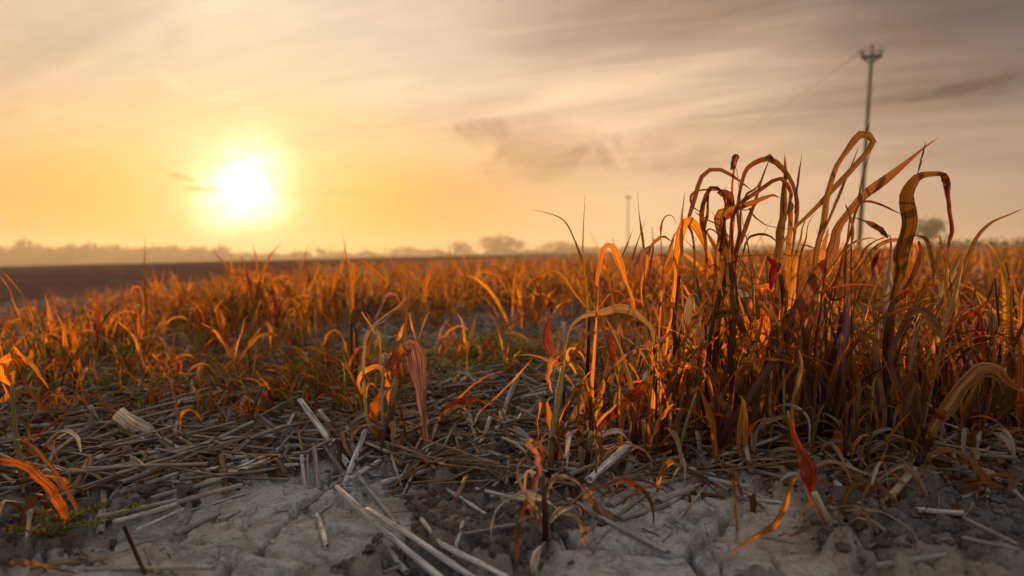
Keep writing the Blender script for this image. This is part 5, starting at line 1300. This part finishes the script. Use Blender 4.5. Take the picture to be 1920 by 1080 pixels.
A2.leaf('1', [(10, 330), (30, 380), (-10, 400)], 30, 'orange'); A2.leaf('1', [(78, 280), (110, 350), (160, 410), (240, 492)], 18, 'brown'); A2.leaf('1', [(52, 330), (50, 240), (36, 190)], 28, 'orange')
A2.fill(0, .05, basal=6)
A3 = Plant((70, 880), 'thin reddish blade slanting up from the left edge', Y=.52)
A3.leaf('1', [(-20, 655), (90, 582), (180, 502), (265, 438)], 15, 'red'); A3.leaf('1', [(60, 210), (110, 240), (160, 305), (192, 352)], 22, 'orange'); A3.leaf('1', [(200, 370), (240, 380), (275, 420)], 26, 'orange'); A3.fill(3, .05, basal=4)
A4 = Plant((328, 838), 'tiny lone sprout glowing orange behind the straw bundle', Y=.58)
A4.stem('1', [(675, 575), (682, 520), (690, 480)], 14, 'stem_beige'); A4.leaf('1', [(682, 545), (688, 500), (692, 460)], 22, 'orange'); A4.leaf('1', [(705, 520), (704, 470), (722, 436), (760, 440), (792, 485)], 20, 'orange'); A4.leaf('1', [(690, 460), (685, 400), (655, 300), (640, 270)], 10, 'brown')
A5 = Plant((320, 838), 'broad bleached husk lying like a paddle on the straw behind the bundle', Y=.60, name='maize_husk', cat='husk', group='bleached husks on the ground')
A5.leaf('1', [(455, 440), (500, 475), (560, 512), (610, 550), (660, 572)], 62, 'pale', prof=(.9, 1, .85, .6, .35, .1), th=0, roll=.7, dy=-.03)
A6 = Plant((150, 830), 'narrow bleached husk curving up left of the broad one', Y=.60, name='maize_husk', cat='husk', group='bleached husks on the ground')
A6.leaf('1', [(362, 440), (345, 490), (300, 550), (235, 605)], 28, 'pale', th=0, dy=-.02)
A7 = Plant((1030, 930), 'broad pale husk spread under the green shoots', Y=.47, name='maize_husk', cat='husk', group='bleached husks on the ground')
A7.leaf('3', [(245, 800), (300, 740), (370, 680), (420, 610)], 76, 'pale', prof=(.7, 1, .9, .5, .2), th=0, roll=.8, dy=.03)
A7.leaf('3', [(250, 770), (330, 770), (400, 760)], 46, 'pale', roll=.8)

# --- the filling plants of the clump: each its own thing --------------------------------------------------------
FILL_MIX = ['orange'] * 3 + ['rust_silhouette'] + ['brown'] + ['olive'] + ['umber']
rf = random.Random(9)
for (px, py, hh, n) in ((1205, 800, .10, 7), (1262, 826, .13, 8), (1290, 790, .12, 7), (1350, 812, .16, 8), (1375, 775, .14, 7), (1418, 800, .16, 8), (1478, 812, .16, 8), (1510, 780, .14, 7), (1545, 810, .13, 7),
                        (1560, 840, .10, 6), (1612, 800, .11, 7), (1640, 772, .12, 6), (1700, 800, .11, 6), (1690, 835, .10, 6), (1750, 822, .10, 6), (1765, 780, .12, 6), (1812, 780, .10, 5), (1868, 770, .10, 5),
                        (1900, 800, .09, 5), (1160, 770, .08, 5), (1120, 790, .07, 5), (1320, 745, .13, 6), (1450, 750, .14, 6), (1590, 742, .12, 6), (1720, 745, .11, 5), (1380, 880, .08, 3), (1610, 890, .06, 3), (1855, 865, .05, 3), (1480, 868, .07, 4), (1245, 870, .06, 3), (1795, 845, .12, 6), (1835, 790, .14, 6), (1880, 830, .13, 6), (1915, 770, .14, 6), (1945, 850, .12, 5), (1860, 745, .13, 5), (1790, 750, .14, 5), (1655, 835, .13, 6), (1530, 850, .12, 6), (1300, 850, .12, 6)):
    p = Plant((px, py)); 
    for _ in range(4 if py > 760 else 2): p.tiller(hh * rf.uniform(.4, .95), .0032, rf.choice(['stem_dark', 'stem_dark', 'stem_olive']), rf.uniform(.1, .4))
    p.fill(int(n * 2.4), hh * 1.12, FILL_MIX, (.0018, .0064), .028, 9)
    w = 'withered leafy filler plant' if 0 else ('low plant with curled tan leaves' if hh < .09 else 'orange plant with crowded leaves')
    queue_label(p.root, w, 'dead plant', G, p.o)

# ------------------------------------------------------------------ the crop behind: single plants, copied with their parts
def make_proto(seed, h, kind):
    rng = np.random.default_rng(seed); root = empty('withered_cereal_plant', (0, 0, 0)); kids = []
    nt_ = rng.integers(2, 4)
    for k in range(nt_):
        b = np.array([rng.normal() * .009, rng.normal() * .009, -.002]); a = rng.uniform(0, 6.28); hs = h * rng.uniform(.3, .6); ln = rng.uniform(.05, .35)
        t_ = b + np.array([math.cos(a) * hs * ln, math.sin(a) * hs * ln, hs])
        V, F, uv = tube(spline([b, (b + t_) / 2 + rng.normal(size=3) * .003, t_], 5), np.linspace(.0015, .0010, 5), 5)
        kids.append(link_mesh('stem', V, F, M['stem_dark' if rng.random() < .7 else 'stem_olive'], root, uv=uv))
        for q_ in range(rng.integers(2, 4)):
            s0 = b + (t_ - b) * rng.uniform(.45, 1)
            mt = rng.choice({'o': ['orange', 'orange', 'orange', 'olive', 'umber', 'orange', 'brown', 'red'], 'b': ['orange', 'brown', 'tan', 'umber', 'orange'], 'g': ['olive', 'olive', 'orange', 'umber']}[kind])
            V, F, uv = grow(rng, s0, rng.uniform(0, 6.28), h * rng.uniform(.5, .95), rng.uniform(.0035, .009), rng.uniform(1.15, 1.54), rng.uniform(.2, 2.4), rng.random() < .3, 14, 4)
            kids.append(link_mesh('leaf', V, F, M[mt], root, uv=uv))
    return root, kids
protoP = [make_proto(100 + i, [.11, .13, .12, .14, .10, .13, .12, .09, .13, .11][i], 'oooobobogo'[i]) for i in range(10)]
firstP = [True] * 10
rm = np.random.default_rng(31); cnt = 0; spots = []
def crop_ok(x, y):
    if x < edge_x(y) + .1: return False
    return True
heroes_xy = [(-.10, .62, .22), (.02, .70, .16)]
tries = 0
while cnt < 190 and tries < 20000:
    tries += 1
    Y = .78 * (3.2 / .78) ** rm.random(); x = rm.uniform(-.80, .80) * Y
    if not crop_ok(x, Y): continue
    d = float(fbm(np.array([x]), np.array([Y]), .35, 2, 300)[0]) * .9 + .55
    px = 960 + x / Y * FPX
    if Y < 1.15:                     # bare, straw-covered strip behind the foreground; thinner at right
        d *= .35 if 560 < px < 1150 else (.30 if px > 1500 else 1.1)
        if Y < .92: d *= .7 if px < 560 else .3
    elif px > 1500: d *= .5
    if 640 < px < 1120 and Y < 1.9: d *= .35
    elif 700 < px < 1100 and Y < 1.5: d *= .5
    if rm.random() > d: continue
    if any((x - a_) ** 2 + (Y - b_) ** 2 < .035 ** 2 for a_, b_ in spots): continue
    spots.append((x, Y)); i = int(rm.integers(10)); root, kids = protoP[i]; loc = (x, Y, hz(x, Y) - .002)
    lowl = .55 + .45 * float(sstep(np.array([px]), 60, 520)[0]) if Y > 1.1 else 1
    sc = lowl * rm.uniform(.7, 1.3) * (1.0 if Y > 1.1 else .82) * (.9 if px < 400 else 1)
    if firstP[i]: firstP[i] = False; o = root; o.location = loc; o.rotation_euler = (0, 0, rm.uniform(0, 6.28)); o.scale = (sc,) * 3
    else: o = copy_tree(root, kids, loc, (0, 0, rm.uniform(0, 6.28)), sc)
    cnt += 1
    kindw = {'o': 'small orange withered plant', 'b': 'small brownish withered plant', 'g': 'small half green withered plant'}['oooobobogo'[i]]
    if True: queue_label(o, kindw, 'dead plant', 'small withered plants of the crop', loc)
    else:
        reg = 'left' if px < 480 else ('left centre' if px < 900 else ('centre' if px < 1300 else 'right'))
        tag(o, f'blurred {kindw[6:]} in the crop rows at the {reg} of the picture', 'dead plant', f'blurred crop plants at the {reg}, {kindw[6:]}')
for i in range(10):
    if firstP[i]:
        for k in protoP[i][1]: bpy.data.objects.remove(k)
        bpy.data.objects.remove(protoP[i][0])

# a few taller plants whose tips show over the skyline of the crop
for (px, Y, hh) in ((350, 1.6, .155), (465, 1.9, .20), (505, 1.8, .205), (545, 1.9, .19), (300, 1.5, .13), (120, 1.5, .10), (960, 1.9, .18), (835, 2.2, .17), (1010, 2.0, .19), (1240, 1.3, .19), (1215, 1.5, .20), (1480, 1.4, .19), (1420, 1.6, .2), (1905, 1.3, .15),
                    (210, 1.2, .11), (395, 1.15, .12), (560, 1.05, .09), (1130, 1.3, .15), (700, 1.7, .15), (440, 1.35, .14), (90, 1.05, .08), (1290, 1.7, .19), (1560, 1.9, .17), (1780, 1.5, .15)):
    p = Plant((px, 600), Y=Y); p.tiller(hh * .55, .003, lean=.1); p.tiller(hh * .45, .003, lean=.2); p.fill(6, hh * .8, ('orange', 'orange', 'brown', 'olive'), (.004, .009), .015, 1, (.5, 2.4))
    queue_label(p.root, 'taller blurred plant', 'dead plant', G, p.o + np.array([0, 0, hh * .5]))

# the rest of the crop, out to the skyline: nobody could count it
def crop_mass(name, label, n, y0, y1, power, lo, hi, mats, seed, xr=.85, hmul=1.0):
    rng = np.random.default_rng(seed); lows = []
    for i in range(14):
        Vs, Fs, Us = [], [], []
        h = rng.uniform(.09, .14) * hmul
        for k in range(rng.integers(5, 8)):
            st = np.array([rng.normal() * .012, rng.normal() * .012, 0]); V, F, uv = grow(rng, st, rng.uniform(0, 6.28), h * rng.uniform(.7, 1.25), rng.uniform(.004, .0085), rng.uniform(1.15, 1.55), rng.uniform(.1, 2.2), False, 6, 2)
            F = F + len(Vs) * 12 if False else F + sum(len(q) for q in Vs); Vs.append(V); Fs.append(F); Us.append(uv)
        lows.append((np.vstack(Vs), np.vstack(Fs), np.vstack(Us)))
    Y = y0 * (y1 / y0) ** (rng.random(n) ** power); X = rng.uniform(-xr, xr, n) * Y
    ok = X > edge_x(Y) + .05 + .15 * rng.random(n); dens = np.where(Y < 7, fbm(X, Y, .45, 2, 310) * 1.5 + .85, 1)
    pix = 960 + X / Y * FPX; dens = np.where((pix > 640) & (pix < 1120) & (Y < 1.9), dens * .5, dens); ok &= rng.random(n) < dens; X, Y = X[ok], Y[ok]; Z = height(X, Y)
    AV, AF, AU, AT = {m: [] for m in mats}, {m: [] for m in mats}, {m: [] for m in mats}, {m: [] for m in mats}; cntv = {m: 0 for m in mats}
    for i in range(len(X)):
        m = mats[rng.integers(len(mats))]; V, F, uv = lows[rng.integers(14)]; a_ = rng.uniform(0, 6.28); s = rng.uniform(lo, hi) * (1 + .35 * (rng.random() < .08)) * (.5 + .5 * float(sstep(np.array([960 + X[i] / Y[i] * FPX]), 60, 560)[0])); c_, s_ = math.cos(a_), math.sin(a_)
        W_ = np.stack([V[:, 0] * c_ - V[:, 1] * s_, V[:, 0] * s_ + V[:, 1] * c_, V[:, 2]], 1) * s + [X[i], Y[i], Z[i]]
        AV[m].append(W_); AF[m].append(F + cntv[m]); AU[m].append(uv); AT[m].append(np.full(len(V), rng.random())); cntv[m] += len(V)
    for m in mats:
        if AV[m]:
            o = link_mesh(name, np.vstack(AV[m]), np.vstack(AF[m]), M[m], uv=np.vstack(AU[m]), attrs={'tint': np.concatenate(AT[m])})
            tag(o, label, 'crop', kind='stuff')
crop_mass('withered_crop', 'mass of orange withered crop stretching to the skyline', 9500, 1.35, 60, .92, .8, 1.25, ['orange', 'brown', 'olive', 'orange_far'] if 'orange_far' in M else ['orange', 'brown', 'olive'], 61)
crop_mass('low_shoots', 'low withered shoots between the nearer plants', 1500, .85, 3.0, 1, .3, .75, ['orange', 'olive', 'tan'], 62, .8)

for i in range(84):      # little shoots that reach forward among the straw
    px = float(rp.uniform(0, 720)); py = float(655 + 165 * rp.random() ** 1.3); p = Plant((px, py), name='cereal_shoot', cat='shoot'); hh = float(rp.uniform(.03, .075)) * (1.25 if py < 700 else .85)
    p.fill(int(rp.integers(4, 8)), hh, ('orange', 'orange', 'olive', 'green', 'red', 'umber'), (.0018, .0048), .014, 1, (.4, 2.8))
    queue_label(p.root, ('low ' if hh > .05 else 'tiny ') + 'orange shoot', 'shoot', 'little shoots among the straw', p.o)
# short green grass between the rows
def grass_patch(spots_, seed):
    rng = np.random.default_rng(seed); Vs = {}; 
    for px, Y, r, n, m0 in spots_:
        cx = (px - 960) / FPX * Y
        for _ in range(int(n * 1.7)):
            x = cx + rng.normal() * r * 1.5; y = Y + rng.normal() * r * .7; z = hz(x, y)
            L = rng.uniform(.025, .07); V, F, uv = grow(rng, np.array([0, 0, 0.]), rng.uniform(0, 6.28), L, rng.uniform(.0014, .0032), rng.uniform(.5, 1.4), rng.uniform(.3, 1.8), False, 6, 2)
            m = m0 if rng.random() < .7 else rng.choice(['olive', 'orange', 'red']); d_ = Vs.setdefault(m, [[], [], [], [], 0])
            d_[0].append(V + [x, y, z]); d_[1].append(F + d_[4]); d_[2].append(uv); d_[3].append(np.full(len(V), rng.random())); d_[4] += len(V)
    for m, d_ in Vs.items():
        o = link_mesh('short_grass', np.vstack(d_[0]), np.vstack(d_[1]), M[m], uv=np.vstack(d_[2]), attrs={'tint': np.concatenate(d_[3])}); tag(o, 'short green and yellow grass growing between the withered plants', 'grass', kind='stuff')
grass_patch([(130, 1.05, .09, 420, 'green'), (40, 1.15, .08, 200, 'green'), (600, .74, .055, 190, 'olive'), (540, .80, .05, 130, 'olive'), (660, .80, .04, 90, 'green'), (900, 1.0, .09, 420, 'green'), (1000, .98, .05, 160, 'green'), (820, 1.05, .05, 120, 'green'),
             (1330, .75, .05, 100, 'green'), (1540, .85, .08, 130, 'green'), (1830, 1.1, .10, 160, 'green'), (1700, 1.2, .08, 90, 'green'), (300, 1.0, .08, 120, 'olive'), (450, .92, .07, 110, 'olive'), (60, .64, .03, 40, 'olive'), (250, .86, .07, 130, 'olive'), (120, .80, .06, 110, 'green'), (420, .76, .06, 110, 'olive'), (960, .86, .06, 120, 'green'), (350, 1.1, .1, 160, 'green')], 71)

def dead_leaf_mat(n, seed):
    rng = np.random.default_rng(seed); D_ = {}
    for _ in range(n):
        px = rng.uniform(1000, 1960); py = 800 + 150 * rng.random() ** 1.3 + (40 if px > 1600 else 0) * rng.random(); x, y = ground_hit(px, py)
        V, F, uv = grow(rng, np.array([0, 0, .001]), rng.uniform(0, 6.28), rng.uniform(.025, .085), rng.uniform(.0018, .0052), rng.uniform(.1, .9), rng.uniform(1.5, 5), rng.random() < .3, 12, 3, .0012, 1.6)
        m = ('tan', 'tan', 'brown', 'pale', 'umber', 'orange')[rng.integers(6)]; d_ = D_.setdefault(m, [[], [], [], [], 0])
        d_[0].append(V + [x, y, hz(x, y)]); d_[1].append(F + d_[4]); d_[2].append(uv); d_[3].append(np.full(len(V), rng.random())); d_[4] += len(V)
    for m, d_ in D_.items():
        o = link_mesh('dead_leaf_mat', np.vstack(d_[0]), np.vstack(d_[1]), M[m], uv=np.vstack(d_[2]), attrs={'tint': np.concatenate(d_[3])}); tag(o, 'curled dead leaves matted round the foot of the clump', 'dead leaves', kind='stuff')
dead_leaf_mat(520, 91)

# feathery weed in the lower left corner
def weed(px, py, label, n, L, seed):
    rng = np.random.default_rng(seed); gx, gy = ground_hit(px, py); o = empty('feathery_weed', (gx, gy, hz(gx, gy))); tag(o, label, 'weed', 'feathery weeds')
    for k in range(n):
        az = rng.uniform(0, 6.28); e_ = rng.uniform(.25, .8); P = [np.zeros(3)]
        for i in range(1, 12):
            e_ -= .05; P.append(P[-1] + L / 11 * np.array([math.cos(az) * math.cos(e_), math.sin(az) * math.cos(e_), math.sin(e_)])); P[-1][2] = max(P[-1][2], .002)
        P = np.array(P); parts = []
        parts.append(tube(P, np.linspace(.0005, .0002, 12), 4))
        V, F, uv = parts[0]; st = link_mesh('stalk', V, F, M['green'], o, uv=uv)
        Vs, Fs, Us = [], [], []; c_ = 0
        for i in range(2, 12):
            for sgn in (-1, 1):
                for sub in range(2):
                    V, F, uv = grow(rng, P[i], az + sgn * (1.0 + .3 * sub), L * .16 * (1 - .04 * i), .0009, .4 + .5 * sub, .3, False, 5, 2)
                    Vs.append(V); Fs.append(F + c_); Us.append(uv); c_ += len(V)
        link_mesh('leaflets', np.vstack(Vs), np.vstack(Fs), M['green' if k % 3 else 'olive'], o, uv=np.vstack(Us))
weed(95, 1030, 'bright green feathery weed on the soil in the lower left corner', 9, .030, 5)
weed(205, 985, 'yellowing feathery weed right of the bright green one, lower left', 8, .028, 6)
weed(140, 985, 'small dark green feathery weed behind the other two, lower left', 6, .022, 7)

# blades very close to the lens along the bottom edge
F1 = Plant((40, 1075), 'blurred brown dead blades lying along the bottom left edge', Y=.345)
F1.leaf('1', [(-40, 1050), (80, 1030), (200, 1050), (330, 1075)], 34, 'brown', th=.3); F1.leaf('1', [(60, 1075), (220, 1030), (380, 1040), (560, 1060)], 26, 'tan', th=.3); F1.leaf('1', [(640, 1040), (680, 1070), (700, 1100)], 16, 'tan', Y=.36)
flush_labels()
